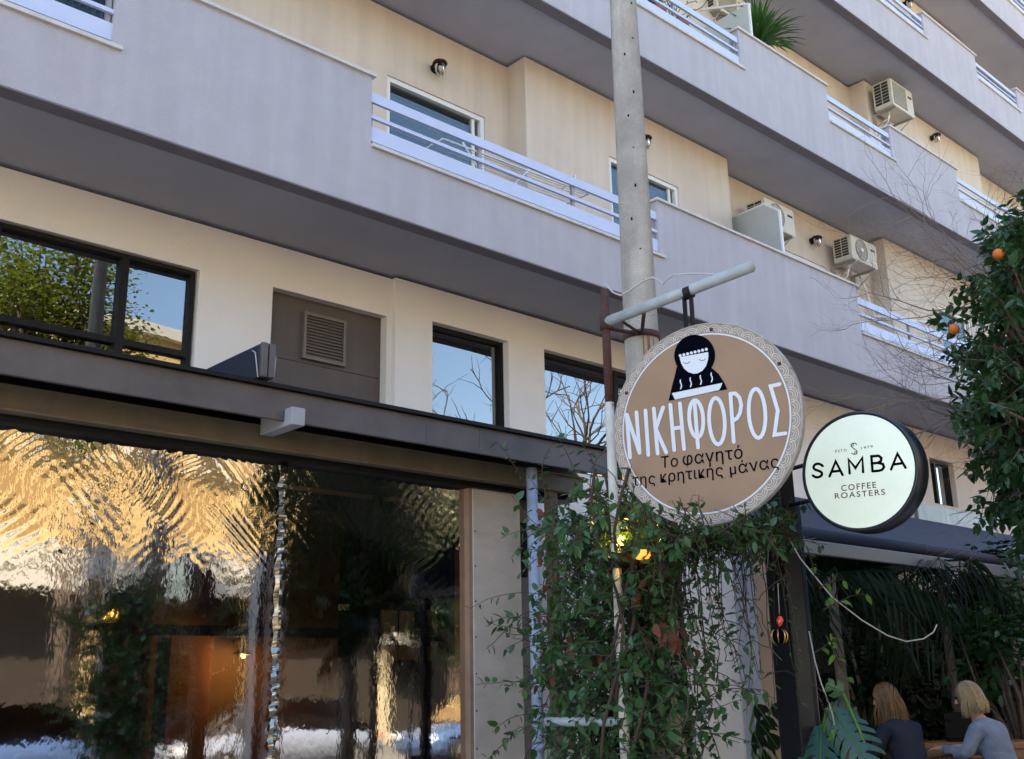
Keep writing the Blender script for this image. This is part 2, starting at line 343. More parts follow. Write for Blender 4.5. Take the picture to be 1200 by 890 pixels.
# upper walls, floor by floor, with the projecting bays
wins = [[(5.86,7.24,'r'),(9.0,10.35,'p'),(1.6,3.0,'p'),(13.2,14.4,'r'),(17.5,18.75,'p'),(22,23.3,'r')],
        [(9.2,10.4,'p'),(13.3,14.5,'r'),(17.4,19.0,'p'),(21.5,23,'r'),(5.2,6.6,'r')],
        [(17.4,19.0,'p'),(22,23.3,'r'),(13.2,14.5,'r'),(9.2,10.4,'p')], [(17.4,19.0,'p'),(22,23.3,'r'),(26,27.3,'p')]]
for li, L_ in enumerate(LV):
    z0 = L_['b']+.2; z1 = LV[li+1]['b'] if li < 3 else ZTOP
    zh = z0+2.1
    cur = X0; segs = []
    for a, b in PROT: 
        if a > cur: segs.append((cur, a, YW))
        segs.append((max(a, cur), b, YP)); cur = b
    segs.append((cur, X1, YW))
    for a, b, y in segs:
        hs = [(p, q, z0+.02, zh) for (p, q, k) in wins[li] if a < p < b]
        mb = grid_wall(a, b, z0, z1, y, hs)
        if y == YP: mb.quad((a,YP,z0),(a,YP,z1),(a,YW,z1),(a,YW,z0)); mb.quad((b,YP,z0),(b,YW,z0),(b,YW,z1),(b,YP,z1))
        mb.build('wall', M['cream'], BLD)
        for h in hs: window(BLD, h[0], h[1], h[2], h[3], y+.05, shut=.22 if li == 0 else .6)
# mezzanine wall
WM = [(-3.2,2.18,4.0,5.13),(2.24,3.9,4.0,5.13),(4.62,5.9,3.4,5.15)]
WM2 = [(6.43,7.48,3.86,5.2),(8.02,10.1,3.86,5.22)]
grid_wall(X0,5.96,3.3,5.56,YW,WM,.2).build('wall', M['palewall'], BLD)
mb = grid_wall(5.96,15.4,3.3,5.56,YW-.06,WM2,.2); mb.quad((5.96,YW-.06,3.3),(5.96,YW-.06,5.56),(5.96,YW,5.56),(5.96,YW,3.3)); mb.build('wall', M['palewall'], BLD)
grid_wall(15.4,X1,2.9,5.56,YW-.05,[(16.95,17.8,4.35,5.12)],.15).build('wall', M['cream'], BLD)
MB().box(X0,X1,12.5,12.6,0,ZTOP).box(X0,X0+.1,8.42,12.5,0,ZTOP).box(X1-.1,X1,8.42,12.5,0,ZTOP).box(X0,X1,7.2,12.6,ZTOP,ZTOP+.3).build('rear_shell', M['cream'], BLD)
MB().box(X0+.1,X1-.1,8.6,12.5,5.58,5.72).build('floor_slab', M['soffit'], BLD)
# mezzanine windows (dark frames)
def dwin(x0, x1, z0, z1, y, mull=(), tran=(), deep=2.6):
    f = .036; mb = MB().box(x0,x0+f,y,y+.07,z0,z1).box(x1-f,x1,y,y+.07,z0,z1).box(x0+f,x1-f,y,y+.07,z1-f,z1).box(x0+f,x1-f,y,y+.07,z0,z0+f)
    for xm in mull: mb.box(xm-.034,xm+.034,y-.004,y+.074,z0+f,z1-f)
    edges = [x0+f]+[e for xm in mull for e in (xm-.034, xm+.034)]+[x1-f]
    for zt in tran:
        for a, b in zip(edges[::2], edges[1::2]): mb.box(a,b,y+.002,y+.068,zt-.026,zt+.026)
    w_ = mb.build('window', M['frame'], BLD)
    zz = [z0+f]+[e for zt in tran for e in (zt-.026, zt+.026)]+[z1-f]
    for a, b in zip(edges[::2], edges[1::2]):
        for c, d in zip(zz[::2], zz[1::2]): MB().box(a+.001,b-.001,y+.05,y+.056,c+.001,d-.001).build('pane', M['pane'], w_)
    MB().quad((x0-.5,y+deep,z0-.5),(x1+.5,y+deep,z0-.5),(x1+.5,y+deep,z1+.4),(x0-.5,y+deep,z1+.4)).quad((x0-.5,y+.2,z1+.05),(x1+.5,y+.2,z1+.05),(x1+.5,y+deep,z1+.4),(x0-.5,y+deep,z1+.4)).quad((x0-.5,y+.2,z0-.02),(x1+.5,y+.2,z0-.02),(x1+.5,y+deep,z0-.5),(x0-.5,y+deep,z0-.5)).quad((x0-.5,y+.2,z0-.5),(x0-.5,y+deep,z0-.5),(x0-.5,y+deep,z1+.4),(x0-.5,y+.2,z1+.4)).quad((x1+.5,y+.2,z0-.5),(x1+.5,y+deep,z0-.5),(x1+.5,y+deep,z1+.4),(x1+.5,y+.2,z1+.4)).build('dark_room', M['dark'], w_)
    return w_
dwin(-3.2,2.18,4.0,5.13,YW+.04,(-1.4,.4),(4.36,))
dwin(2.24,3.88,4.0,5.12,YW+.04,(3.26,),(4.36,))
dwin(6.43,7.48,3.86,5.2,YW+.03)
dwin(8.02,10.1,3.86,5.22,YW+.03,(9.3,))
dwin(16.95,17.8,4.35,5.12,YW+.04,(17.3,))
MB().box(16.2,18.9,YW-.12,YW-.06,3.55,4.28).build('cladding_panel', M['marblegrey'], BLD)
# recessed steel panel with the louvred vent
dr = MB().box(4.62,5.9,YW+.1,YW+.14,3.4,4.52).box(4.62,5.9,YW+.1,YW+.14,4.526,5.15).build('steel_panel', M['doorgrey'], BLD)
vf = MB().box(5.0,5.03,YW+.06,YW+.1,4.56,5.02).box(5.44,5.47,YW+.06,YW+.1,4.56,5.02).box(5.03,5.44,YW+.06,YW+.1,4.99,5.02).box(5.03,5.44,YW+.06,YW+.1,4.56,4.59).build('vent_frame', M['vent'], dr)
# louvre blades are the finest level allowed: blades belong to the panel
bl = MB().box(-.205,.205,0,.004,-.019,.019).mesh('louvre_blade'); bl.materials.append(M['vent'])
for i in range(13): inst('louvre_blade', bl, Matrix.Translation((5.235,YW+.078,4.607+i*.031)) @ Matrix.Rotation(R(-38),4,'X'), dr)
# balconies
def balcony(L_, opens, x0, x1):
    b, s, t = L_['b'], L_['s'], L_['t']; th = .15
    sl_ = MB().box(x0,x1,YB+th+.001,8.6,b+.03,b+.2).build('balcony', M['soffit'], BLD)
    MB().box(x0,x1,YB+.004,YB+th,b,b+.012).build('drip_edge', M['drip'], sl_)
    pr = MB(); cur = x0
    ops = [o for o in opens if o[0] < x1]
    pr.box(x0,x1,YB,YB+th,b+.012,s)
    for a, c in ops+[(x1, x1)]:
        a0 = max(a, x0)
        if a0 > cur:
            pr.box(cur,a0,YB,YB+th,s,t); MB().box(cur-.03,a0+.03,YB-.03,YB+th+.03,t,t+.028).build('coping', M['coping'], sl_)
        if c > a0: MB().box(a0+.002,c+.07,YB-.03,YB-.001,s-.012,s+.02).box(a0+.002,c-.002,YB-.001,YB+th+.02,s+.002,s+.02).build('sill', M['coping'], sl_)
        cur = c
    pr.build('parapet', M['stucco'], sl_)
    hb = t-s
    for a, c in ops:
        a0 = max(a, x0)
        # top rail, thin rail, broad rail, posts: each one piece of its own
        MB().box(a0,c,YB+.02,YB+.05,s+hb*.66,s+hb*.80).build('rail', M['railblue'], sl_)
        MB().box(a0,c,YB+.02,YB+.05,s+hb*.425,s+hb*.475).build('rail', M['railblue'], sl_)
        MB().box(a0,c,YB+.02,YB+.05,s+hb*.09,s+hb*.30).build('rail', M['railblue'], sl_)
        n = max(1, int((c-a0)/1.25))
        for i in range(n+1):
            x = a0+.03+(c-a0-.06)*i/n; MB().box(x-.018,x+.018,YB+.051,YB+.085,s+.02,s+hb*.79).build('post', M['bracket'], sl_)
for L_, o_ in zip(LV, OPEN): balcony(L_, o_, X0, X1)
# ground floor: piers, wall behind the vine, glazed door, track
g = MB().box(6.65,7.02,7.35,7.9,.13,3.45); g.build('wall', M['brownwall'], BLD)
mb = grid_wall(7.02,11.9,.13,3.3,7.85,[(8.9,10.3,.2,2.75)],.1); mb.build('wall', M['palewall'], BLD)
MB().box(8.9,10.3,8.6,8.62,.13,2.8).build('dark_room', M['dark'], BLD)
ds = MB().box(8.9,8.98,7.88,7.94,.2,2.75).box(10.22,10.3,7.88,7.94,.2,2.75).box(8.98,10.22,7.88,7.94,2.67,2.75).box(9.56,9.64,7.88,7.94,.2,2.67).build('shop_door', M['white'], BLD)
MB().box(8.98,9.56,7.9,7.906,.2,2.67).box(9.64,10.22,7.9,7.906,.2,2.67).build('pane', M['paneup'], ds)
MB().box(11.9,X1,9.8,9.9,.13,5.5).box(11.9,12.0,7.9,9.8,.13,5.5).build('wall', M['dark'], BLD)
# canopy over the left shop
CAN = empty('shop_canopy', (2, 6.8, 3.5), 'dark steel canopy with grey fascia running over the glazed shopfront', 'canopy')
CX0, CX1 = -5.0, 7.35
MB().box(CX0,CX1,6.56,8.13,3.69,3.72).build('roof_sheet', M['black'], CAN)
for a, b in ((CX0,-1.2),(-1.196,1.2),(1.204,5.16),(5.164,5.72),(5.724,CX1)): MB().rbox(a,b,6.6,6.63,3.46,3.688,.004,None,1).build('fascia_panel', M['fascia'], CAN)
MB().box(CX0,CX1,6.64,8.13,3.60,3.62).build('soffit_board', M['black'], CAN)
MB().box(CX0,CX1,6.98,7.06,3.33,3.5).box(CX0,CX1,6.95,6.98,3.33,3.345).box(CX0,CX1,6.95,6.98,3.49,3.5).build('beam', M['beam'], CAN)
MB().box(CX0,CX1,7.06,7.32,3.28,3.6).build('roller_box', M['black'], CAN)
MB().rbox(3.86,3.97,6.5,6.945,3.42,3.55,.004,None,1).build('bracket', M['bracket'], CAN)
MB().box(6.9,7.0,6.98,7.06,.13,3.33).build('post', M['beam'], CAN)
# navy panel heater box on the canopy
nb_ = empty('canopy_box', (3.7, 7, 3.72), 'flat navy box with grey ribbed end lying on the canopy roof', 'box')
Mx = Matrix.Translation((3.66, 6.52, 3.73))
MB().rbox(-.055,.055,.03,1.5,0,.255,.012,Mx).build('casing', M['navy'], nb_)
MB().rbox(-.055,-.004,-.012,.028,.0,.26,.01,Mx).rbox(.004,.055,-.012,.028,.0,.26,.01,Mx).build('end_cap', M['fascia'], nb_)
MB().tube([Mx@V(-.062,.02,.0),Mx@V(-.07,.06,.19),Mx@V(-.062,.12,.22)],.005,6).tube([Mx@V(.062,.02,0),Mx@V(.075,.02,.17),Mx@V(.062,.05,.2)],.005,6).build('wire_clip', M['cable'], nb_)
# ------------------------------------------------------------------ left shopfront: plastic roller film, steel glazing, room
SHOP = empty('shopfront', (2, 7.2, .13), 'left shopfront closed by a rippled clear plastic roller sheet reflecting a golden building', 'shopfront')
fx0, fx1, fz0, fz1, fy = -4.2, 6.05, .25, 3.3, 7.17
nx, nz_ = 760, 340
xs = np.concatenate([np.linspace(fx0, .99, 60), np.linspace(1.0, fx1, nx-60)]); zs = np.linspace(fz0, fz1, nz_); XX, ZZ = np.meshgrid(xs, zs)
rs = np.random.RandomState(3)
Yd = np.zeros_like(XX)
amp = np.clip((ZZ-2.3)/.5, 0, 1)**1.2
for c, dirn, k, wd in ((2.75,1,34,.22),(3.25,-1,40,.25),(4.55,1,36,.3),(2.25,-1,30,.25),(5.5,-1,38,.4),(1.2,-1,32,.6),(3.85,1,44,.22),(5.0,-1,40,.22)):
    ph = rs.rand()*6
    wgt = np.exp(-((XX-c)/wd)**2)
    u_ = (XX*.72*dirn + ZZ*.70 + .03*np.sin(ZZ*9+XX*5+ph))
    Yd += wgt*np.sin(u_*k*2.5+ph+1.6*np.sin(XX*6+ph))*.0007*amp*(.55+.45*np.sin(XX*9+ZZ*13+ph))
for _ in range(16):
    kx, kz, ph = rs.randn()*5, rs.randn()*7, rs.rand()*6
    Yd += np.sin(XX*kx+ZZ*kz+ph)*.0004*(.09+amp)
for _ in range(14):
    kx, kz, ph = rs.randn()*50, rs.randn()*55, rs.rand()*6
    Yd += np.sin(XX*kx+ZZ*kz+ph)*.00011*(.05+amp*np.clip(.35+.9*np.sin(XX*2.1+1.3)*np.cos(ZZ*3.1+XX*1.7),0,1))
seam = onY(325,700,fy).x
Yd += .012*np.exp(-((XX-seam)/.035)**2)*np.sin(ZZ*44+2*np.sin(ZZ*7))*.10
verts = np.stack([XX, fy+Yd, ZZ], -1).reshape(-1, 3)
idx = np.arange(nx*nz_).reshape(nz_, nx); F_ = np.stack([idx[:-1,:-1], idx[:-1,1:], idx[1:,1:], idx[1:,:-1]], -1).reshape(-1, 4)
me = bpy.data.meshes.new('plastic_sheet'); me.from_pydata(verts.tolist(), [], F_.tolist()); me.polygons.foreach_set('use_smooth', [True]*len(F_)); me.materials.append(M['film'])
fo = bpy.data.objects.new('plastic_sheet', me); COL.objects.link(fo); attach(fo, SHOP)
# seam: crumpled zip strip
mbz = MB(); zz = .3; prev = None
while zz < 3.27:
    wd = .030+.008*math.sin(zz*31)+.004*rnd(); dy = (.010+.008*math.sin(zz*5))*math.sin(zz*38+4*math.sin(zz*4.3)); cur = [(seam-wd,fy-.006+dy,zz),(seam,fy-.022+dy,zz+.004),(seam+wd,fy-.006-dy,zz)]
    if prev: mbz.quad(prev[0],prev[1],cur[1],cur[0]).quad(prev[1],prev[2],cur[2],cur[1])
    prev = cur; zz += .012
mzip = mat('film_seam', (.40,.37,.32), .12, metal=.9); mbz.build('seam_strip', mzip, SHOP)
MB().tube([(seam,fy-.03,3.2),(seam,fy-.03,3.275)],.03,10).build('seam_clip', M['black'], SHOP)
MB().tube([(fx0,fy,.22),(fx1,fy,.22)],.03,10).build('hem_bar', M['frame'], SHOP)
# steel column at the right end
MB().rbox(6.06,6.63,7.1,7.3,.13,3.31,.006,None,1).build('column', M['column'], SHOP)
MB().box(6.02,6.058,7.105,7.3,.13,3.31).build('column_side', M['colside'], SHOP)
rv = MB().lathe([(0,.0),(.008,.001),(.008,-.004)], Matrix.Identity(4), 8).mesh('rivet'); rv.materials.append(M['black'])
for i in range(9): inst('rivet', rv, Matrix.Translation((6.085,7.099,.5+i*.3)) @ Matrix.Rotation(R(90),4,'X'), SHOP)
# inner glazing frames at y = 8
IF = MB()
def vb(x, z0=.13, z1=3.3, w_=.05): IF.box(x-w_,x+w_,7.97,8.05,z0,z1)
vb(3.15,.13,3.3,.055); vb(3.72,.13,2.0,.035)
for x in (5.70,6.22,6.48,6.74,-1.5,.8): vb(x,.13,3.3,.022)
vb(5.66,.13,2.62,.03)
IF.build('glazing_frame', M['frame'], SHOP)
IF = MB().box(-4,3.09,7.975,8.045,2.02,2.1).box(3.21,5.62,7.975,8.045,2.02,2.1).box(5.73,6.9,7.975,8.045,2.0,2.04).box(5.73,6.9,7.975,8.045,1.5,1.54).box(3.21,3.68,7.975,8.045,1.2,1.25)
IF.build('transom', M['frame'], SHOP)
for (a, b, c, d) in ((5.74,6.0,2.05,2.28),(6.03,6.19,2.05,2.28),(6.26,6.45,2.05,2.3),(5.74,6.0,1.84,1.96),(6.03,6.19,1.84,1.96),(6.26,6.45,1.84,1.96)): MB().box(a,b,8.1,8.12,c,d).build('hanging_board', M['shelfpale'], SHOP)
MB().box(-5,6.64,11.0,11.1,.13,3.5).build('inner_wall', M['innerwall'], SHOP); MB().box(6.66,6.74,8.1,11.0,.13,3.4).build('side_wall', M['dark'], SHOP)
MB().box(4.3,5.62,8.5,8.6,.13,3.2).build('partition', mat('taupe_partition', (.14,.10,.07), .8, var=.3), SHOP)
MB().box(-5,6.6,7.4,11,3.34,3.4).build('ceiling', M['dark'], SHOP)
MB().box(3.75,4.28,8.3,8.4,.13,3.2).build('brown_pier', M['innerwall'], SHOP)
# gooseneck lamp
gl = onY(285,768,8.2); GN = empty('gooseneck_lamp', tuple(gl), 'small black gooseneck wall lamp glowing behind the plastic sheet', 'lamp')
MB().tube([gl+V(-.04,.1,.1),gl+V(-.05,.05,.17),gl+V(-.01,0,.19),gl+V(.0,0,.06)],.008,8).build('arm', M['black'], GN)
MB().lathe([(.012,.06),(.02,.05),(.09,.0),(.085,-.002),(.015,.045)], Matrix.Translation(gl) @ Matrix.Rotation(R(12),4,'Y'), 20).build('shade', M['black'], GN)
MB().lathe([(0,.02),(.018,.012),(.022,-.006),(.014,-.02),(0,-.026)], Matrix.Translation(gl+V(0,0,.0)), 12).build('bulb', M['lampwarm'], GN)
pl = bpy.data.lights.new('lamp_glow', 'POINT'); pl.energy = 7; pl.color = (1,.55,.22); pl.shadow_soft_size = .04; po = bpy.data.objects.new('lamp_glow', pl); COL.objects.link(po); po.location = gl+V(0,-.03,-.05); po.parent = GN; po.matrix_parent_inverse = wm(GN).inverted()
def text_mesh(txt, M_, width=None, height=None, center=False, extr=.0008, offset=0.0, spacing=1.0):
    cu = bpy.data.curves.new('t', 'FONT'); cu.body = txt; cu.extrude = 0; cu.offset = offset; cu.size = 1; cu.space_character = spacing; cu.resolution_u = 4
    ob = bpy.data.objects.new('t', cu); COL.objects.link(ob); dg = bpy.context.evaluated_depsgraph_get(); me_ = bpy.data.meshes.new_from_object(ob.evaluated_get(dg))
    co = np.array([v.co[:] for v in me_.vertices]); mn, mx_ = co.min(0), co.max(0)
    sx = width/(mx_[0]-mn[0]); sy = (height/(mx_[1]-mn[1])) if height else sx
    ox = (mn[0]+mx_[0])/2 if center else mn[0]; oy = mn[1] if height else 0
    mb_ = MB(); mb_.add([((c[0]-ox)*sx, (c[1]-oy)*sy, 0) for c in co], [tuple(p.vertices) for p in me_.polygons], M_)
    bpy.data.objects.remove(ob); bpy.data.curves.remove(cu); bpy.data.meshes.remove(me_)
    return mb_
ex = onY(403,712,8.3); EX = empty('exit_sign', tuple(ex), 'small dark EXIT sign inside the left shop', 'sign')
MB().rbox(ex.x-.085,ex.x+.085,8.3,8.33,ex.z-.045,ex.z+.045,.005).build('plate', M['exit'], EX)
text_mesh('EXIT', Matrix.Translation((ex.x-.06,8.297,ex.z-.025)) @ Matrix.Rotation(R(90),4,'X'), .12, .05, offset=.02).build('lettering', M['exitw'], EX)
# pipes by the column
DP = empty('downpipe', (6.9,6.8,.13), 'blue grey painted downpipe rising beside the steel column', 'pipe')
a, b = onY(617,566,6.75), onY(632,890,6.75); xp = onY(627,720,6.75).x
MB().tube([(xp,6.75,.13),(xp,6.75,3.45)],.05,14).build('pipe', M['pipeblue'], DP)
for z in (1.1,2.0,2.9): MB().tube([(xp,6.75,z-.03),(xp,6.75,z+.03)],.057,14).build('collar', M['pipeblue'], DP)
WL = onY(606,640,7.3)
lmp = MB().rbox(WL.x-.05,WL.x+.04,7.2,7.34,2.55,3.05,.01).build('wall_box', M['black']); tag(lmp, 'narrow black box fixed high on the wall beside the steel column', 'box')
# ------------------------------------------------------------------ wall lamps
def wall_lamp(p, y, label):
    e = empty('wall_lamp', (p.x, y, p.z), label, 'lamp', 'bulkhead lamps on the balcony walls')
    MB().lathe([(0,0),(.05,0),(.055,.02),(.03,.05)], Matrix.Translation((p.x,y,p.z+.03)) @ Matrix.Rotation(R(90),4,'X'), 14).build('bracket', M['frame'], e)
    MB().lathe([(0,.075),(.075,.07),(.085,.05),(.06,.05)], Matrix.Translation((p.x,y-.11,p.z)), 16).build('cap', M['rust'], e)
    MB().lathe([(.055,.05),(.062,0),(.05,-.06),(.02,-.09),(0,-.095)], Matrix.Translation((p.x,y-.11,p.z)), 16).build('glass_jar', M['bulbglass'], e)
    mb = MB()
    for k in range(5):
        a_ = k*1.2566; mb.tube([(p.x+.066*math.cos(a_),y-.11+.066*math.sin(a_),p.z+.05),(p.x+.068*math.cos(a_),y-.11+.068*math.sin(a_),p.z-.02),(p.x+.03*math.cos(a_),y-.11+.03*math.sin(a_),p.z-.1)],.003,4)
    mb.build('cage', M['frame'], e)
    MB().lathe([(0,.03),(.024,.01),(.026,-.02),(0,-.05)], Matrix.Translation((p.x,y-.11,p.z)), 10).build('bulb', M['white'], e)
wall_lamp(onY(515,80,8.1), YW, 'caged bulkhead lamp on the cream wall above the wide sliding window')
wall_lamp(onY(756,167,7.8), YP, 'caged lamp half hidden by the concrete pole above a white framed window')
wall_lamp(onY(957,283,8.1), YW, 'dark lamp on the wall between two air conditioners of the first balcony')
wall_lamp(onY(1094,163,7.85), YP, 'caged lamp on the cream wall right of the highest air conditioner')
wall_lamp(onY(1062,6,7.85), YP, 'caged lamp at the top edge behind the upper balcony rail')
# ------------------------------------------------------------------ air conditioners
def ac(x0, x1, z0, z1, label, y0=7.75, y1=8.08, fan=True):
    yw = y1+.12
    e = empty('air_conditioner', (x0, y1, z0), label, 'air conditioner', 'air conditioners on the balcony walls')
    body = MB().rbox(x0,x1,y0,y1,z0,z1,.015).build('casing', M['acwhite'], e)
    # side grille: frame bars with dark cells between
    gx = x0-.006; ny, nz2 = 2, 7; gy0, gy1, gz0, gz1 = y0+.05, y1-.03, z0+.07, z1-.03
    for i in range(ny):
        for j in range(nz2):
            a_ = gy0+(gy1-gy0)*i/ny+.008; b_ = gy0+(gy1-gy0)*(i+1)/ny-.008; c_ = gz0+(gz1-gz0)*j/nz2+.006; d_ = gz0+(gz1-gz0)*(j+1)/nz2-.006
            MB().box(x0-.004,x0+.004,a_,b_,c_,d_).build('grille_slot', M['acdark'], body)
    mb = MB()
    cx, cz, rr = x0+(x1-x0)*.38, (z0+z1)/2, (z1-z0)*.42
    if fan:
        mb.lathe([(rr,.0),(rr*1.02,.012),(rr*.98,.012),(rr*.95,-.01),(0,-.012)], Matrix.Translation((cx,y0,cz)) @ Matrix.Rotation(R(90),4,'X'), 32).build('fan_well', M['acfan'], e)
        mb = MB()
        for k in range(1, 9): mb.lathe([(rr*k/9-.0022,.012),(rr*k/9,.017),(rr*k/9+.0022,.012)], Matrix.Translation((cx,y0,cz)) @ Matrix.Rotation(R(90),4,'X'), 28)
        for k in range(12): a_ = k*math.pi/6; mb.tube([(cx,y0-.014,cz),(cx+rr*math.cos(a_),y0-.014,cz+rr*math.sin(a_))],.0025,4)
        mb.build('fan_guard', M['galv'], e)
        MB().lathe([(rr*.2,.014),(rr*.17,.022),(0,.024)], Matrix.Translation((cx,y0,cz)) @ Matrix.Rotation(R(90),4,'X'), 18).build('hub', M['white'], e)
    else:
        MB().box(x0+.05,x0+(x1-x0)*.66,y0-.004,y0+.01,z0+.05,z1-.04).build('fan_well', M['acfan'], e)
        mb = MB()
        for k in range(14): zz_ = z0+.07+(z1-z0-.13)*k/13; mb.box(x0+.05,x0+(x1-x0)*.66,y0-.01,y0-.005,zz_-.004,zz_+.004)
        mb.build('fan_guard', M['acwhite'], e)
    MB().rbox(x1-(x1-x0)*.24,x1-(x1-x0)*.08,y0-.006,y0+.002,z0+(z1-z0)*.66,z0+(z1-z0)*.74,.002,None,1).build('badge', M['acdark'], e)
    for x in (x0+.08, x1-.1):
        MB().box(x,x+.03,y0+.0,yw,z0-.035,z0-.003).box(x,x+.03,y1+.03,yw,z0-.3,z0-.035).tube([(x+.015,y0+.04,z0-.03),(x+.015,yw-.04,z0-.28)],.01,6).build('bracket', M['galv'], e)
    MB().tube([(x0+.2,y0+.18,z0-.005),(x0+.19,y0+.2,z0-.12),(x0+.12,yw-.06,z0-.2),(x0+.14,yw-.03,z0-.1)],.014,8).tube([(x0+.13,y0+.15,z0),(x0+.12,y0+.18,z0-.2),(x0+.12,yw-.03,z0-.42)],.011,8).build('hose', M['white'], e)
    return e
ac(12.12,12.86,7.80,8.22,'air conditioner partly behind the frosted divider on the first balcony')
ac(14.44,15.22,7.90,8.31,'air conditioner with round fan guard, right of the small dark wall lamp')
ac(15.86,16.62,11.0,11.51,'highest fully seen air conditioner, square grille, under the third balcony slab', 7.45, 7.8, False)
ac(11.35,12.1,10.98,11.42,'air conditioner cut by the top edge of the photo behind the potted yucca', fan=False)
hose = MB().tube([(15.22,8.1,7.95),(15.4,8.12,7.75),(15.6,8.12,7.3),(16.3,7.8,7.28),(17.2,7.84,7.45),(17.3,7.84,7.1)],.022,8).build('drain_hose', M['white']); tag(hose, 'white drain hose curving away from the air conditioner behind the bare branches', 'hose')
# balcony divider
dv = empty('balcony_divider', (11.5,7.6,6.2), 'frosted divider with a sloping corner on the first balcony', 'screen')
dpts = [(8.19,6.2),(8.19,7.9),(7.35,7.76),(7.06,7.53),(7.06,6.2)]
dx = lambda y: 11.36+(y-7.06)*.36
mb = MB().poly([(dx(y),y,z) for y, z in dpts]).poly([(dx(y)+.02,y,z) for y, z in dpts][::-1])
for (p, q) in zip(dpts, dpts[1:]+dpts[:1]): mb.quad((dx(p[0]),*p),(dx(p[0])+.02,*p),(dx(q[0])+.02,*q),(dx(q[0]),*q))
mb.build('frosted_panel', M['frost'], dv)
for p, q in ((dpts[0],dpts[1]),(dpts[1],dpts[2]),(dpts[2],dpts[3]),(dpts[3],dpts[4])): MB().tube([(dx(p[0])+.01,*p),(dx(q[0])+.01,*q)],.02,4,sm=False).build('frame_bar', M['white'], dv)
# the same kind of divider behind the yucca, cut by the frame top
dv2 = empty('balcony_divider', (11.6,7.6,9.3), 'frosted divider beside the potted yucca on the second balcony', 'screen')
MB().box(11.15,11.17,7.1,8.19,9.4,10.6).build('frosted_panel', M['frost'], dv2)
MB().tube([(11.16,7.1,10.6),(11.16,8.19,11.05)],.02,4,sm=False).tube([(11.16,7.1,9.4),(11.16,7.1,10.6)],.02,4,sm=False).build('frame_bar', M['white'], dv2)
# clothes drying rack behind the first rail
rk = empty('drying_rack', (7.4,7.5,5.76), 'white folding clothes rack standing behind the pale blue rail', 'drying rack')
mb = MB()
P = lambda x, y, z: (x, y, z)
for y in (7.25,7.75):
    mb2 = MB().tube([(6.1,y,5.77),(7.0,y,6.75)],.011,6).tube([(7.0,y,5.77),(6.1,y,6.75)],.011,6)
    mb2.build('leg_frame', M['white'], rk)
MB().tube([(5.85,7.25,6.7),(7.9,7.25,6.76)],.011,6).tube([(5.85,7.75,6.7),(7.9,7.75,6.76)],.011,6).tube([(5.85,7.25,6.7),(5.85,7.75,6.7)],.011,6).tube([(7.9,7.25,6.76),(7.9,7.75,6.76)],.011,6).build('top_frame', M['white'], rk)
for k in range(9): mb.tube([(5.85,7.3+k*.05,6.7),(7.9,7.3+k*.05,6.76)],.003,4)
mb.build('line', M['cable'], rk)
MB().tube([(7.5,7.2,6.2),(7.75,7.3,6.95),(7.95,7.7,7.0)],.01,6).build('wing_arm', M['white'], rk)
# yucca on the second balcony + potted plants at its rail
def strap_plant(name, base, n, L0, label, m, droop=.9, wd=.022, pot=True):
    e = empty(name, tuple(base), label, 'plant')
    for i in range(n):
        az = rnd()*6.283; el = R(15+75*rnd()); L = L0*(.7+.5*rnd()); pts = []; p = Vector(base)+V(0,0,.1*rnd()); d = V(math.cos(az)*math.cos(el), math.sin(az)*math.cos(el), math.sin(el))
        K = 7
        for k in range(K+1): pts.append(p.copy()); d = (d+V(0,0,-droop*.22*k/K)).normalized(); p = p+d*(L/K)
        side = V(-math.sin(az), math.cos(az), 0); mb = MB()
        for k in range(K):
            w0 = wd*math.sin(math.pi*min(1,(k+.8)/(K+.8))); w1 = wd*math.sin(math.pi*min(1,(k+1.8)/(K+.8)))
            mb.quad(pts[k]-side*w0, pts[k]+V(0,0,-w0*.4), pts[k+1]+V(0,0,-w1*.4), pts[k+1]-side*w1).quad(pts[k]+V(0,0,-w0*.4), pts[k]+side*w0, pts[k+1]+side*w1, pts[k+1]+V(0,0,-w1*.4))
        mb.build('leaf', m, e)
    if pot: MB().lathe([(0,-.29),(.10,-.29),(.15,-.1),(.16,-.1),(.16,-.07),(.14,-.07),(.13,-.1),(0,-.1)], Matrix.Translation(base), 20).build('pot', M['terra'], e)
    return e
strap_plant('potted_yucca', V(11.66,7.31,10.22), 260, .64, 'spiky green yucca in a pot spilling over the second balcony parapet', M['yucca'], droop=1.35)
for k, (x, lab) in enumerate(((9.3,'terracotta pot with bare leafy stems behind the upper rail near the pole'),(9.75,'second terracotta pot behind the upper rail, right of the first'))):
    e = empty('potted_plant', (x,7.3,9.4), lab, 'plant', 'pots behind the second balcony rail')
    MB().lathe([(0,0),(.12,0),(.16,.3),(.18,.3),(.18,.36),(.15,.36),(0,.3)], Matrix.Translation((x,7.32,9.37)), 18).build('pot', M['terra'], e)
    mb = MB(); ml = MB()
    for i in range(12):
        p = V(x,7.3,9.7); pts = [p.copy()]; d = V(random.gauss(0,.5),random.gauss(-.2,.4),1).normalized()
        for q in range(5): p = p+d*.11; d = (d+V(random.gauss(0,.4),random.gauss(0,.4),-.1)).normalized(); pts.append(p.copy())
        mb.tube(pts,.005,4)
        for q in pts[2:]:
            s_ = V(random.gauss(0,1),random.gauss(0,1),random.gauss(0,1)).normalized()*.05; t_ = s_.orthogonal().normalized()*.02
            ml.quad(q, q+s_*.5+t_, q+s_, q+s_*.5-t_)
    mb.build('stem', M['stem'], e); ml.build('foliage', M['leaf'], e, kind='stuff')
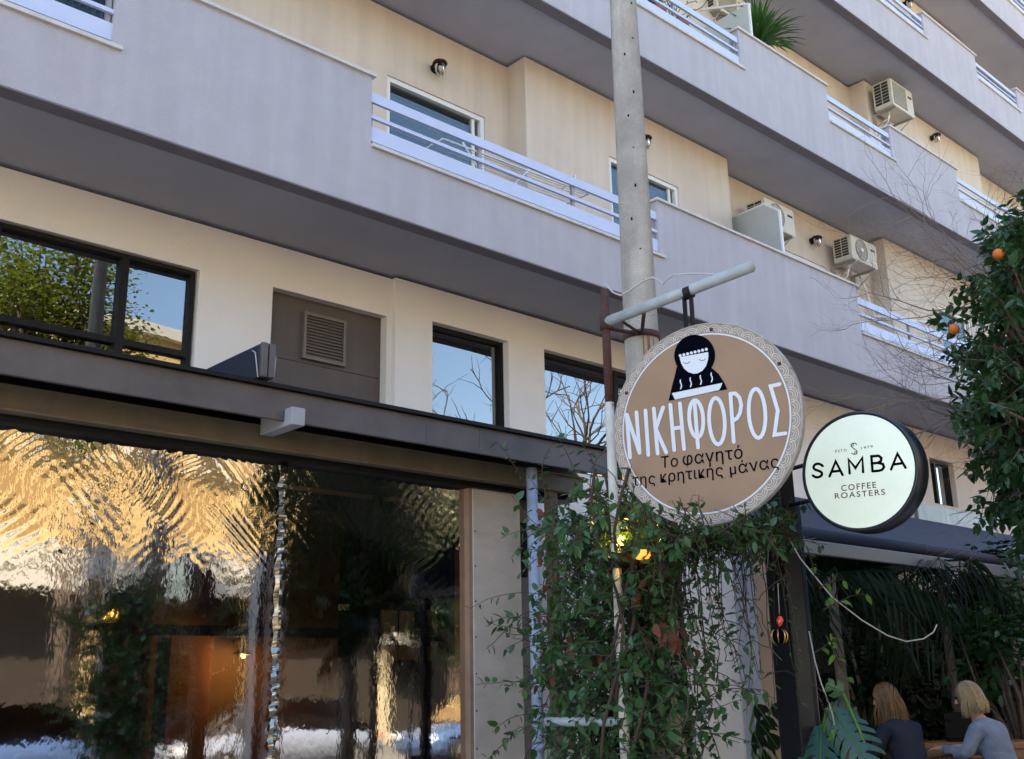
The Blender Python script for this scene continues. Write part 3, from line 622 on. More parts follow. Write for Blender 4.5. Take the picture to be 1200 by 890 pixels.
# ------------------------------------------------------------------ concrete pole, sign post, signs
pb = rng(752,400,6.12); PX, PY = pb.x, pb.y
POLE = empty('utility_pole', (PX,PY,.13), 'tall tapered concrete pole behind the round tan sign', 'pole')
mb = MB(); prof = [(.125-.0065*i*.6, .0+i*.6) for i in range(16)]
mb.lathe(prof+[(0, prof[-1][1])], Matrix.Translation((PX,PY,.13)), 28); mb.build('shaft', M['concrete'], POLE)
zc = rng(752,392,6.12).z-.02
rb = .125-.0065*(zc-.13)
MB().lathe([(rb+.002,-.02),(rb+.007,-.02),(rb+.007,.02),(rb+.002,.02)], Matrix.Translation((PX,PY,zc)), 28).build('steel_band', M['rust'], POLE)
pit = MB().lathe([(0,.0015),(.006,.001),(.007,-.003)], Matrix.Identity(4), 7).mesh('bolt_hole'); pit.materials.append(M['ink'])
for i in range(26):
    z_ = zc+.15+i*.21+random.uniform(-.06,.06); az_ = random.choice((-2.25,-2.2,-1.9,-2.6))+random.gauss(0,.08); rr_ = .125-.0065*(z_-.13)
    if z_ < 8.9: inst('bolt_hole', pit, Matrix.Translation((PX+rr_*math.cos(az_),PY+rr_*math.sin(az_),z_)) @ V(math.cos(az_),math.sin(az_),0).to_track_quat('Z','Y').to_matrix().to_4x4() @ Matrix.Diagonal((1,random.uniform(.7,2.2),1,1)), POLE)
mrs = mat('rust_run', (.34,.15,.05), .9, var=.4, vscale=14)
mb = MB()
for az_, w_, h_ in ((-2.05,.16,.30),(-2.35,.07,.2),(-1.75,.06,.16)):
    N_ = 6
    for k in range(N_):
        a0_ = az_-w_/2+w_*k/N_; a1_ = a0_+w_/N_; h0 = h_*(.5+.5*rnd()); rr_ = rb+.0035
        mb.quad((PX+rr_*math.cos(a0_),PY+rr_*math.sin(a0_),zc-.02),(PX+rr_*math.cos(a1_),PY+rr_*math.sin(a1_),zc-.02),(PX+(rr_+.001)*math.cos(a1_),PY+(rr_+.001)*math.sin(a1_),zc-.02-h0),(PX+(rr_+.001)*math.cos(a0_),PY+(rr_+.001)*math.sin(a0_),zc-.02-h0))
mb.build('rust_stain', mrs, POLE)
# thin sign post
q0 = rng(708,340,5.72); SPX, SPY = q0.x, q0.y; ztop = q0.z; zsplit = rng(711,472,5.72).z; zarm = rng(711,378,5.72).z
SP = empty('sign_post', (SPX,SPY,.13), 'thin steel post, rusty on top and flaking white below, carrying the round sign arm', 'post')
MB().tube([(SPX,SPY,zsplit),(SPX,SPY,ztop)],.024,14).build('rusty_tube', M['rust'], SP)
MB().tube([(SPX,SPY,.13),(SPX,SPY,zsplit-.002)],.026,14).build('painted_tube', M['chip'], SP)
ad = V(math.sin(R(180-8.4)), math.cos(R(180-8.4)), 0)       # arm direction, towards the street
ap = V(SPX,SPY,zarm)
# end of the arm: where the line of sight through its tip meets the arm's vertical plane
d = ray(880,313); nrm = V(-ad.y, ad.x, 0); tt = (ap-EYE).dot(nrm)/d.dot(nrm); aend = EYE+d*tt
adv = (aend-ap)
MB().tube([ap, ap+adv*.5, aend],.030,16).build('arm', M['armp'], SP)
MB().lathe([(.03,0),(.031,.004),(.02,.016),(0,.02)], Matrix.Translation(aend) @ adv.normalized().to_track_quat('Z','Y').to_matrix().to_4x4(), 16).build('arm_cap', M['bracket'], SP)
bandp = V(PX,PY,zc)
toc = (ap-bandp); toc.z = 0; tn = toc.normalized()
MB().tube([ap+V(0,0,-.03), bandp+tn*rb+V(0,0,.0)],.012,6).tube([ap+adv*.28+V(0,0,-.03), bandp+(ap+adv*.28-bandp).normalized()*rb],.012,6).tube([ap+adv*.12+V(0,0,-.03), bandp+(tn+V(.1,-.3,0)).normalized()*rb],.010,6).build('brace', M['rust'], SP)
MB().tube([V(SPX,SPY,zarm-.045),V(SPX,SPY,zarm+.045)],.033,12).build('clamp', M['rust'], SP)
def armp(px, py, off=0): d_ = ray(px, py); t_ = (ap-EYE).dot(nrm)/d_.dot(nrm); return EYE+d_*t_+nrm*off
cpts = [armp(710,333,.0),armp(716,342,.02),armp(724,345,.03),armp(734,338,.04),armp(748,328,.04),armp(760,323,.04),armp(767,326,.04),armp(773,331,.035),armp(779,325,.03),armp(787,321,.02),armp(812,320,.01),armp(834,320,.03),armp(838,325,.03)]
cb = MB().tube(cpts,.0055,8).build('cable', M['cable']); tag(cb, 'stiff grey cable looping from the rusty post top to the arm above the tan sign', 'cable')
# round tan sign hangs under the arm
SR = .0
sc_ = armp(825.5,496)                       # centre, in the arm's plane
dist = (sc_-EYE).length
e1 = V(-ad.x,-ad.y,0)*-1                  # to the right in the picture
e1 = Vector((math.sin(R(180-12)), math.cos(R(180-12)), 0)); e3 = V(0,0,1); e2n = e1.cross(e3)     # plane normal
if e2n.dot(EYE-sc_) < 0: e2n = -e2n
top = armp(831-9,377); RAD = (armp(826,378)-armp(836,614)).length/2
SM = Matrix(((e1.x,e3.x,e2n.x,sc_.x),(e1.y,e3.y,e2n.y,sc_.y),(e1.z,e3.z,e2n.z,sc_.z),(0,0,0,1)))
SIGN = empty('hanging_sign', tuple(sc_), 'round tan hanging sign with white Greek letters and a woman in a headscarf', 'sign')
def disc(mb, r, z, n=72, r2=None):
    if r2 is None: mb.poly([SM @ V(r*math.cos(2*math.pi*k/n), r*math.sin(2*math.pi*k/n), z) for k in range(n)])
    else:
        for k in range(n):
            a_, b_ = 2*math.pi*k/n, 2*math.pi*(k+1)/n
            mb.quad(SM@V(r*math.cos(a_),r*math.sin(a_),z),SM@V(r2*math.cos(a_),r2*math.sin(a_),z),SM@V(r2*math.cos(b_),r2*math.sin(b_),z),SM@V(r*math.cos(b_),r*math.sin(b_),z))
    return mb
mb = MB(); disc(mb, RAD*.986, .018); disc(mb, RAD*.986, -.018); mb.build('board', M['signtan'], SIGN)
disc(MB(), RAD*.895, .0192, 72, RAD*.986).build('border_band', M['signband'], SIGN)
disc(MB(), RAD*.878, .0200, 72, RAD*.893).build('ring_line', M['letter'], SIGN)
mb = MB(); mb.lathe([(RAD*.985,-.02),(RAD*1.0,-.02),(RAD*1.003,0),(RAD*1.0,.021),(RAD*.988,.022),(RAD*.986,.017)], SM, 72); mb.build('rim', mat('weathered_rim', (.36,.34,.31), .6, var=.3, vscale=14, spots=((.13,.07,.04), 9, .62)), SIGN)
def ribbon(mb, pts, wd, z, tf, closed=False, cap=6):
    """flat stroke with round ends; tf maps (x, y, z) to the world"""
    P_ = [Vector((p[0], p[1])) for p in pts]; n = len(P_); L_, R_ = [], []
    for i in range(n):
        if closed: a_, b_ = P_[i-1], P_[(i+1) % n]; t1 = (P_[i]-a_).normalized(); t2 = (b_-P_[i]).normalized()
        else: t1 = (P_[i]-P_[max(i-1,0)]) if i > 0 else (P_[1]-P_[0]); t2 = (P_[min(i+1,n-1)]-P_[i]) if i < n-1 else t1; t1 = t1.normalized(); t2 = t2.normalized()
        t_ = (t1+t2); t_ = t_.normalized() if t_.length > 1e-4 else t1
        nn = Vector((-t_.y, t_.x)); k = 1/max(.5, math.sqrt(max(0.01,(1+t1.dot(t2))/2)))
        L_.append(P_[i]+nn*wd/2*k); R_.append(P_[i]-nn*wd/2*k)
    for i in range(n if closed else n-1):
        j = (i+1) % n; mb.quad(tf(R_[i].x,R_[i].y,z), tf(R_[j].x,R_[j].y,z), tf(L_[j].x,L_[j].y,z), tf(L_[i].x,L_[i].y,z))
    if not closed and cap:
        for e_, s_ in ((0,-1),(n-1,1)):
            t_ = ((P_[1]-P_[0]) if e_ == 0 else (P_[-1]-P_[-2])).normalized()*s_; a0_ = math.atan2(t_.y,t_.x)
            mb.poly([tf(P_[e_].x+wd/2*math.cos(a0_-math.pi/2+math.pi*k/cap), P_[e_].y+wd/2*math.sin(a0_-math.pi/2+math.pi*k/cap), z) for k in range(cap+1)])
# layout is taken off the photo as drawing coordinates on the board
def onplane(px, py, Mq, z):      # drawing coordinates are read along the photo's sight lines onto the flat board
    n_ = Mq.to_3x3() @ V(0,0,1); c_ = Mq.to_translation()+n_*z; d_ = ray(px, py); return EYE+d_*((c_-EYE).dot(n_)/d_.dot(n_))
def tan(x, y, z=.02): return onplane(700+x/3.296, 360+y/3.296, SM, z)
def arc(cx, cy, rx, ry, a0_=0, a1_=360, n=20, rot=0):
    o_ = []
    for k in range(n+1):
        t_ = R(a0_+(a1_-a0_)*k/n); x, y = rx*math.cos(t_), ry*math.sin(t_); o_.append((cx+x*math.cos(rot)-y*math.sin(rot), cy+x*math.sin(rot)+y*math.cos(rot)))
    return o_
LET = {'Ν': [[(126,581),(114,416)],[(114,416),(163,563)],[(163,560),(151,407)]], 'Ι': [[(197,571),(186,400)]],
 'Κ': [[(233,566),(218,392)],[(254,388),(226,470),(266,562)]], 'Η': [[(297,553),(282,378)],[(335,549),(319,373)],[(291,470),(328,464)]],
 'Φ': [arc(382,432,27,72,0,360,22,-.07)[:-1],[(389,543),(375,362)]], 'Ο': [arc(462,441,30,90,0,360,24,-.06)[:-1]],
 'Ρ': [[(527,521),(514,335)],[(514,335),(533,334),(549,350),(556,380),(551,410),(540,430),(523,440)]], 'Ο2': [arc(617,411,32,95,0,360,24,-.06)[:-1]],
 'Σ': [[(704,298),(669,306),(697,400),(684,494),(727,488)]]}
k = 0
for ch, strokes in LET.items():
    mb = MB()
    for s_ in strokes:
        k += 1; ribbon(mb, s_, 14.5, .0200+.0004*(k % 5), tan, closed=(ch[0] in 'ΦΟ' and len(s_) > 10))
    mb.build('letter', M['letter'], SIGN)
def curved(mb, c, z): mb.poly([tan(x, y, z) for x, y in c]); return mb
hood = arc(376,188,79,80,20,340+0,30)
mb = MB(); curved(mb, arc(376,188,79,81,0,360,40)[:-1], .0204); curved(mb, [(306,232),(300,262),(287,310),(275,362),(318,356),(420,332),(502,318),(490,292),(468,258),(440,234)], .0208); mb.build('headscarf', M['ink'], SIGN)
face = [(318,194),(428,174),(429,190),(427,205),(420,228),(406,246),(388,256),(372,258),(352,252),(335,238),(325,220),(320,205)]
mb = MB(); curved(mb, face, .0214); mb.build('face', M['letter'], SIGN)
bd = MB().poly([V(5.5*math.cos(k*.785),5.5*math.sin(k*.785),0) for k in range(8)])
for i in range(8):
    x, y = 320+i*14.4, 188-i*3.5; MB().poly([tan(x+6*math.cos(k*.785), y+6*math.sin(k*.785), .0218) for k in range(8)]).build('bead', M['letter'], SIGN)
for (cx, cy) in ((345,212),(405,201)):
    mb = MB(); ribbon(mb, arc(cx,cy-3,13,9,20,160,8,-.1), 2.2, .0220, tan); mb.build('eye', M['ink'], SIGN)
for (cx, cy) in ((323,300),(361,292),(400,283),(442,273)):
    mb = MB(); ribbon(mb, [(cx-2,cy-18),(cx-3,cy-10),(cx+1,cy-2),(cx+2,cy+6),(cx-1,cy+16)], 4.5, .0218, tan); mb.build('steam_line', M['letter'], SIGN)
mb = MB(); curved(mb, [(288,333),(483,293),(478,308),(470,321),(300,358),(294,346)], .0222); mb.build('bowl', M['letter'], SIGN)
def natw(txt, spacing=1.0):
    cu = bpy.data.curves.new('t', 'FONT'); cu.body = txt; cu.space_character = spacing; ob = bpy.data.objects.new('t', cu); COL.objects.link(ob); bpy.context.view_layer.update()
    w__ = ob.dimensions.x; bpy.data.objects.remove(ob); bpy.data.curves.remove(cu); return w__
def baseM(pa, pb_, Mq):
    x_ = (pb_-pa).normalized(); n_ = (Mq.to_3x3() @ V(0,0,1)).normalized(); y_ = n_.cross(x_)
    return Matrix(((x_.x,y_.x,n_.x,pa.x),(x_.y,y_.y,n_.y,pa.y),(x_.z,y_.z,n_.z,pa.z),(0,0,0,1)))
for words, ref in (((('Το',246,622,306,616),('φαγητό',330,612,562,584)),1), ((('της',136,692,224,683),('κρητικής',244,679,486,652),('μάνας',513,648,706,619)),1)):
    sc0 = [(tan(w_[3],w_[4])-tan(w_[1],w_[2])).length/natw(w_[0],1.06) for w_ in words]
    for w_, s0 in zip(words, sc0):
        sref = (s0+sc0[ref])/2
        text_mesh(w_[0], baseM(tan(w_[1],w_[2],.0206), tan(w_[3],w_[4],.0206), SM), natw(w_[0],1.06)*sref, offset=.004, spacing=1.06).build('word', M['ink'], SIGN)
# lace border: overlapping scallops
NS = 46
def pol(mb, pts, wd, z): ribbon(mb, pts, wd, z, lambda x, y, z_: SM @ V(x, y, z_), cap=0)
mb = MB()
for i in range(NS):
    a_ = 2*math.pi*i/NS; da = math.pi/NS
    for r0, r1, sp_, zz_ in ((.902,.976,1.25,.0196),(.905,.955,.85,.0198),(.905,.933,.45,.0200)):
        pts = []
        for k_ in range(9):
            t_ = -1+2*k_/8; rr_ = RAD*(r0+(r1-r0)*math.sqrt(max(0,1-t_*t_))); aa = a_+t_*da*sp_; pts.append((rr_*math.cos(aa), rr_*math.sin(aa)))
        pol(mb, pts, RAD*.0075, zz_+.0001*(i % 2))
mb.build('lace_pattern', M['lace'], SIGN, kind='stuff')
for a_ in (28, 152, 80): 
    MB().lathe([(0,.030),(.008,.028),(.010,.02)], SM @ Matrix.Translation((RAD*.93*math.cos(R(a_)), RAD*.93*math.sin(R(a_)), 0)), 10).build('bolt', M['rust'], SIGN)
# hanger straps
hp = armp(808,345); hb_ = armp(808,381)
mb = MB()
for o_ in (-.022,.022): mb.box(-.012,.012,-.006,.006,0,(hp-hb_).length+.02, Matrix.Translation(hb_+e1*o_*.9+V(0,0,-.01)))
mb.build('hanger_strap', M['frame'], SIGN)
MB().lathe([(.036,-.02),(.036,.02),(.031,.02),(.031,-.02)], Matrix.Translation(armp(807,343)) @ adv.normalized().to_track_quat('Z','Y').to_matrix().to_4x4(), 18).build('hanger_clamp', M['frame'], SIGN)
# black terrace post and the illuminated round sign on it
pp = rng(932,750,6.5); BPX, BPY = pp.x, pp.y
BP = empty('terrace_post', (BPX,BPY,.13), 'black steel post between the vine and the coffee terrace', 'post')
MB().rbox(BPX-.11,BPX+.05,BPY-.055,BPY+.09,.13,2.83,.006,None,1).build('square_tube', M['postblack'], BP)
MB().tube([(BPX+.09,BPY-.03,.13),(BPX+.09,BPY-.03,2.6)],.022,12).build('round_tube', M['postblack'], BP)
sD = V(-math.sin(R(15.4))*-1, -math.cos(R(15.4)), 0)        # in-plane direction, rightwards
sD = Vector((math.sin(R(180-6)), math.cos(R(180-6)), 0))
s3 = V(0,0,1); sN = sD.cross(s3); c5 = rng(1006,552,6.15)
if sN.dot(EYE-c5) < 0: sN = -sN
SS = Matrix(((sD.x,s3.x,sN.x,c5.x),(sD.y,s3.y,sN.y,c5.y),(sD.z,s3.z,sN.z,c5.z),(0,0,0,1)))
r5 = 67.5/FPX*(c5-EYE).length
LS = empty('lightbox_sign', tuple(c5), 'round glowing pale green coffee sign with a deep black rim', 'sign')
n_ = 64
MB().lathe([(0,-.15),(r5*.96,-.15),(r5*1.0,-.14),(r5*1.0,.0),(r5*.985,.006),(r5*.945,.006),(r5*.94,.001),(r5*.93,.001)], SS, n_).build('rim', M['sambarim'], LS)
MB().poly([SS@V(r5*.938*math.cos(2*math.pi*k/n_), r5*.938*math.sin(2*math.pi*k/n_), .002) for k in range(n_)]).build('face', M['sambaface'], LS)
def smb(x, y, z=.003): return onplane(920+x/4.45, 460+y/4.45, SS, z)
def smooth(p, n=2):
    for _ in range(n):
        q = [p[0]]
        for a_, b_ in zip(p, p[1:]): q += [(a_[0]*.75+b_[0]*.25, a_[1]*.75+b_[1]*.25), (a_[0]*.25+b_[0]*.75, a_[1]*.25+b_[1]*.75)]
        p = q+[p[-1]]
    return p
SL = {'S': [[(196,384),(180,372),(158,374),(147,388),(152,402),(172,408),(190,416),(194,430),(180,442),(160,444),(145,434)]],
 'A': [[(232,438),(264,360),(300,431)],[(245,414),(288,409)]], 'M': [[(337,423),(331,350),(367,395),(403,341),(407,416)]],
 'B': [[(456,412),(450,334),(488,331),(502,342),(500,358),(484,368),(452,371)],[(484,368),(510,374),(516,390),(506,404),(490,409),(456,412)]], 'A2': [[(553,402),(586,320),(628,393)],[(567,376),(612,370)]]}
k = 0
for ch, st in SL.items():
    mb = MB()
    for s_ in st: k += 1; ribbon(mb, smooth(s_) if ch == 'S' else s_, 13.5, .0030+.0004*(k % 3), smb)
    mb.build('letter', M['ink'], LS)
for txt, (xa, ya), (xb, yb), mt, hh in (('COFFEE',(294,516),(476,498),M['brownink'],31),('ROASTERS',(260,556),(522,534),M['brownink'],29),('ESTD',(262,314),(322,307),M['brownink'],13),('1979',(398,298),(458,288),M['brownink'],13)):
    text_mesh(txt, baseM(smb(xa,ya,.0032), smb(xb,yb,.0032), SS), (smb(xb,yb)-smb(xa,ya)).length, hh/305*r5, offset=.01, spacing=1.25 if len(txt) > 4 else 1.3).build('lettering', mt, LS)
mb = MB(); ribbon(mb, smooth([(374,272),(362,264),(348,268),(343,278),(350,288),(366,298),(377,308),(374,320),(360,324),(348,318)]), 4.5, .0032, smb); ribbon(mb, arc(350,274,7,6,0,330,10), 3.5, .0036, smb); ribbon(mb, arc(369,316,7,6,0,330,10), 3.5, .0036, smb); mb.build('monogram', M['ink'], LS)
pz = c5.z
for dz_ in (.09, -.12):
    aq = SS @ V(-r5*.985, dz_, -.05); aq2 = V(BPX,BPY,aq.z); MB().tube([aq2, aq],.013,8).build('bracket', M['postblack'], LS)
# ------------------------------------------------------------------ awning over the coffee terrace
AW = empty('terrace_awning', (9,3.6,2.4), 'navy fabric awning with grey front bar over the coffee terrace', 'awning')
AY = 4.7; zf = 1.6+.222*AY; ax0, ax1 = 7.32, 17; AB = 6.45
mb = MB(); prof = []
for k_ in range(9): t_ = k_/8; prof.append((AY+.02+t_*(AB-AY), zf+.09+t_*.80+.015*math.sin(t_*3.1)))
for (a_, b_) in zip(prof, prof[1:]): mb.quad((ax0,*a_),(ax1,*a_),(ax1,*b_),(ax0,*b_)).quad((ax0,a_[0],a_[1]-.008),(ax0,b_[0],b_[1]-.008),(ax1,b_[0],b_[1]-.008),(ax1,a_[0],a_[1]-.008))
mb.build('fabric', M['navy'], AW)
MB().tube([(ax0,AY+.045,zf+.085),(ax1,AY+.045,zf+.085)],.055,16).build('roller_tube', M['navy'], AW)
MB().rbox(ax0,ax1,AY-.015,AY+.03,zf-.085,zf+.03,.008).build('front_bar', M['awnbar'], AW)
for x in (ax0+.05, 9.5, 14): MB().box(x,x+.05,AY+.05,AB,zf-.09,zf-.03).build('arm', M['postblack'], AW)
MB().box(12.9,13.0,AY+.04,AY+.12,.2,zf-.085).build('leg', M['postblack'], AW); MB().box(7.4,7.5,AY+.06,AY+.14,.2,zf-.085).build('leg', M['postblack'], AW)
MB().box(9.7,17,AB+.02,8.1,zf+.78,zf+.86).build('flat_roof', M['black'], AW)
# ------------------------------------------------------------------ terrace, tables, people
struct(MB().box(5.9,18,3.5,9.8,.135,.22), 'terrace_deck', mat('terrace_boards', (.10,.06,.04), .7, var=.3, vscale=3, stretch=(1,9,1)))
tr_dir = (rng(1200,870,10.4)-rng(1090,870,10.3)); tr_dir.z = 0; tr_dir.normalize()
tc_ = rng(1150,866,10.35); tn_ = V(-tr_dir.y, tr_dir.x, 0)
if tn_.dot(EYE-tc_) > 0: tn_ = -tn_
TT = Matrix(((tr_dir.x,tn_.x,0,tc_.x),(tr_dir.y,tn_.y,0,tc_.y),(0,0,1,.22),(0,0,0,1)))
TB = empty('cafe_table', (tc_.x,tc_.y,.22), 'long brown wooden table where two women sit', 'table')
th_ = rng(1110,872,10.15).z-.22
for k_ in range(4): MB().rbox(-.52,1.3,.0+k_*.18,.176+k_*.18,th_-.05,th_,.006,TT,1).build('plank', M['wood'], TB)
MB().box(-.5,1.28,.03,.06,th_-.13,th_-.052,TT).box(-.5,1.28,.62,.65,th_-.13,th_-.052,TT).build('apron', M['wood'], TB)
for sx in (-.44,1.2):
    for sy in (.05,.62): MB().box(sx,sx+.05,sy,sy+.05,0,th_-.05,TT).build('leg', M['chairmetal'], TB)
LP = empty('laptop', tuple(TT@V(-.1,.3,th_)), 'dark laptop open on the wooden table between the women', 'laptop')
MB().rbox(-.24,.1,.1,.34,th_+.002,th_+.017,.004,TT).build('keyboard_base', M['frame'], LP)
MB().rbox(-.24,.1,.335,.347,th_+.018,th_+.24,.004,TT).build('lid', M['frame'], LP)
pap = MB().rbox(-.02,.12,.03,.1,th_+.001,th_+.008,.002,TT,1).build('notebook', M['white']); tag(pap, 'small white notebook lying at the edge of the wooden table', 'notebook')
def chair(Mx_, label):
    e = empty('cafe_chair', tuple(Mx_.to_translation()), label, 'chair', 'metal chairs at the wooden table')
    T = lambda x, y, z: Mx_ @ V(x, y, z)
    MB().tube([T(-.2,-.2,0),T(-.2,-.22,.45),T(-.2,-.26,.7),T(-.17,-.27,.76),T(-.1,-.275,.78),T(.1,-.275,.78),T(.17,-.27,.76),T(.2,-.26,.7),T(.2,-.22,.45),T(.2,-.2,0)],.014,10).build('back_frame', M['chairmetal'], e)
    MB().tube([T(-.19,.2,0),T(-.19,.19,.44)],.013,8).build('leg', M['chairmetal'], e); MB().tube([T(.19,.2,0),T(.19,.19,.44)],.013,8).build('leg', M['chairmetal'], e)
    MB().rbox(-.21,.21,-.21,.21,.43,.46,.012,Mx_).build('seat', M['wood'], e)
    mb = MB()
    for k_ in range(7): x = -.15+.05*k_; mb.tube([T(x,-.225,.46),T(x,-.275,.77)],.005,5)
    mb.build('back_mesh', M['chairmetal'], e)
def frameM(px, py, r, fx, fy):
    """place at pixel bearing, range r on the deck, facing (fx, fy)"""
    p_ = rng(px, py, r); f_ = V(fx,fy,0).normalized(); s_ = V(f_.y,-f_.x,0)
    return Matrix(((s_.x,f_.x,0,p_.x),(s_.y,f_.y,0,p_.y),(0,0,1,.22),(0,0,0,1)))
def skin(nodes, edges, Mx_, sub=2, root=0):
    me_ = bpy.data.meshes.new('s'); me_.from_pydata([n[:3] for n in nodes], edges, []); ob = bpy.data.objects.new('s', me_); COL.objects.link(ob)
    md = ob.modifiers.new('s','SKIN'); md.use_smooth_shade = True; me_.skin_vertices
    if not me_.skin_vertices:
        pass
    for i, n in enumerate(nodes):
        sv = me_.skin_vertices[0].data[i]; r_ = n[3]; sv.radius = r_ if hasattr(r_, '__len__') else (r_, r_); sv.use_root = (i == root)
    sb = ob.modifiers.new('u','SUBSURF'); sb.levels = sub; sb.render_levels = sub
    dg = bpy.context.evaluated_depsgraph_get(); me2 = bpy.data.meshes.new_from_object(ob.evaluated_get(dg)); bpy.data.objects.remove(ob); bpy.data.meshes.remove(me_)
    me2.transform(Mx_); me2.materials.clear(); me2.polygons.foreach_set('use_smooth', [True]*len(me2.polygons)); return me2
def link(name, me_, m, parent):
    me_.name = name; me_.materials.append(m); o = bpy.data.objects.new(name, me_); COL.objects.link(o); attach(o, parent); return o
def woman(Mx_, label, jac, hair, hairlen, headturn, sweep):
    e = empty('person', tuple(Mx_.to_translation()), label, 'person')
    # joints: facing +y; pelvis at 0
    N_ = [(0,0,.52,(.15,.11)),(0,.03,.68,(.125,.09)),(0,.09,.85,(.14,.10)),(0,.15,.98,(.10,.075)),(0,.19,1.06,(.045,.045)),(0,.22,1.12,(.055,.06)),(0,.25,1.20,(.078,.095)),(0,.25,1.27,(.055,.07))]
    E_ = [(0,1),(1,2),(2,3),(3,4),(4,5),(5,6),(6,7)]
    for s_ in (-1,1):
        b_ = len(N_)
        N_ += [(s_*.155,.14,.97,.05),(s_*.235,.20,.79,.042),(s_*.20,.34,.80,.036),(s_*.12,.46,.82,.024),(s_*.11,.50,.815,(.034,.018))]
        E_ += [(3,b_),(b_,b_+1),(b_+1,b_+2),(b_+2,b_+3),(b_+3,b_+4)]
        for f_ in range(4):
            x = s_*(.11-.03+.02*f_); c_ = len(N_); Lf = (.030,.036,.034,.026)[f_]; N_ += [(x,.535,.815,.0095),(x,.535+Lf,.806,.0085),(x,.55+Lf,.79,.0075)]; E_ += [(b_+4,c_),(c_,c_+1),(c_+1,c_+2)]
        c_ = len(N_); N_ += [(s_*.07,.495,.812,.011),(s_*.055,.52,.805,.009)]; E_ += [(b_+4,c_),(c_,c_+1)]
        b_ = len(N_); N_ += [(s_*.10,.05,.50,.085),(s_*.11,.42,.52,.06),(s_*.11,.38,.10,.04),(s_*.11,.42,.04,.04),(s_*.11,.52,.03,.03)]
        E_ += [(0,b_),(b_,b_+1),(b_+1,b_+2),(b_+2,b_+3),(b_+3,b_+4)]
    link('body', skin(N_, E_, Mx_), M['skin'], e)
    J = [(0,-.01,.50,(.165,.13)),(0,.02,.68,(.15,.12)),(0,.08,.85,(.165,.125)),(0,.14,.985,(.125,.10)),(0,.185,1.05,(.062,.062))]; JE = [(0,1),(1,2),(2,3),(3,4)]
    for s_ in (-1,1):
        b_ = len(J); J += [(s_*.16,.13,.975,.066),(s_*.245,.19,.79,.058),(s_*.205,.34,.80,.050),(s_*.13,.44,.82,.038)]; JE += [(3,b_),(b_,b_+1),(b_+1,b_+2),(b_+2,b_+3)]
    link('jacket', skin(J, JE, Mx_), jac, e)
    T_ = [(0,.0,.50,(.16,.115))]; TE = []
    for s_ in (-1,1): b_ = len(T_); T_ += [(s_*.10,.06,.50,.095),(s_*.11,.43,.525,.075),(s_*.11,.385,.12,.055)]; TE += [(0,b_),(b_,b_+1),(b_+1,b_+2)]
    link('trousers', skin(T_, TE, Mx_), M['trouser'], e)
    HT = Mx_ @ Matrix.Translation((0,.245,1.215)) @ Matrix.Rotation(headturn,4,'Z') @ Matrix.Rotation(R(-18),4,'X')
    # face: nose, eyes, mouth
    MB().add([(0,.125,-.015),(-.013,.095,-.02),(.013,.095,-.02),(0,.098,.03)],[(0,1,2),(0,3,1),(0,2,3)],HT).build('nose', M['skin'], e)
    for s_ in (-1,1): MB().lathe([(0,.008),(.008,.005),(.011,0)], HT @ Matrix.Translation((s_*.03,.094,.025)) @ Matrix.Rotation(R(-90),4,'X'), 8).build('eye', M['ink'], e)
    MB().rbox(-.02,.02,.09,.1,-.055,-.046,.003,HT).build('mouth', M['brownink'], e)
    # hair: cap and long strands from the parting
    mb = MB()
    NU, NV = 20, 10
    vs = []; fs = []
    for j in range(NV+1):
        th = math.pi*.62*j/NV
        for i in range(NU):
            az = 2*math.pi*i/NU; fr = max(0, math.sin(az)); r_ = 1
            z = math.cos(th*(1-.35*fr)); rr_ = math.sin(th*(1-.35*fr)); vs.append((.089*rr_*math.cos(az), .103*rr_*math.sin(az)-.006, .112*z+.015))
    for j in range(NV):
        for i in range(NU): a_ = j*NU+i; b_ = j*NU+(i+1) % NU; fs.append((a_,b_,b_+NU,a_+NU))
    mb.add(vs, fs, HT, True)
    dn = (Mx_.to_3x3() @ V(0,0,-1)); swv = Mx_.to_3x3() @ V(*sweep)
    ctr = HT @ V(0,0,0)
    for i in range(430):
        az = R(150+240*rnd()) if rnd() < .85 else R(360*rnd())
        if 45 < math.degrees(az) % 360 < 135: continue
        th0 = R(8+50*rnd()); pts = []; 
        for j in range(5):
            th = th0+(R(96)-th0)*j/4; pts.append(HT @ V(.093*math.sin(th)*math.cos(az), .108*math.sin(th)*math.sin(az)-.006, .117*math.cos(th)+.015))
        p_ = pts[-1].copy(); d_ = (pts[-1]-pts[-2]).normalized(); L__ = hairlen*(.75+.35*rnd()); out = (p_-ctr); out.z = 0; out.normalize(); wv = rnd()*6
        for j in range(7):
            d_ = (d_*.55+dn*.45+out*.05+swv*.16*(j/6)+V(random.gauss(0,.10),random.gauss(0,.10),0)+out*.17*math.sin(wv+j*1.2)).normalized(); p_ = p_+d_*(L__/7)
            loc = Mx_.inverted() @ p_
            # keep it outside the shoulders
            if loc.z < 1.04 and abs(loc.x) < .2 and -.02 < loc.y-(.14) < .16: pass
            pts.append(p_.copy())
        mb.tube(pts,[.004]*3+[.0055]*5+[.005,.0045,.003,.0012],4,flat=.5)
    mb.build('hair', hair, e)
    return e
Mw2b = frameM(1176,866,9.72,.05,1)
Mw1 = frameM(1070,866,9.75,.25,.95)
woman(Mw2b, 'blond woman in a grey blue jacket leaning left over the wooden table', M['greyjacket'], M['hairblond'], .15, R(20), (0,.0,0))
woman(Mw1, 'woman with long brown hair in a dark navy jacket left of the table', M['navyjacket'], M['hairbrown'], .26, R(25), (.55,.1,0))
chair(Mw2b, 'brown metal chair of the blond woman'); chair(Mw1, 'brown metal chair of the woman in navy')
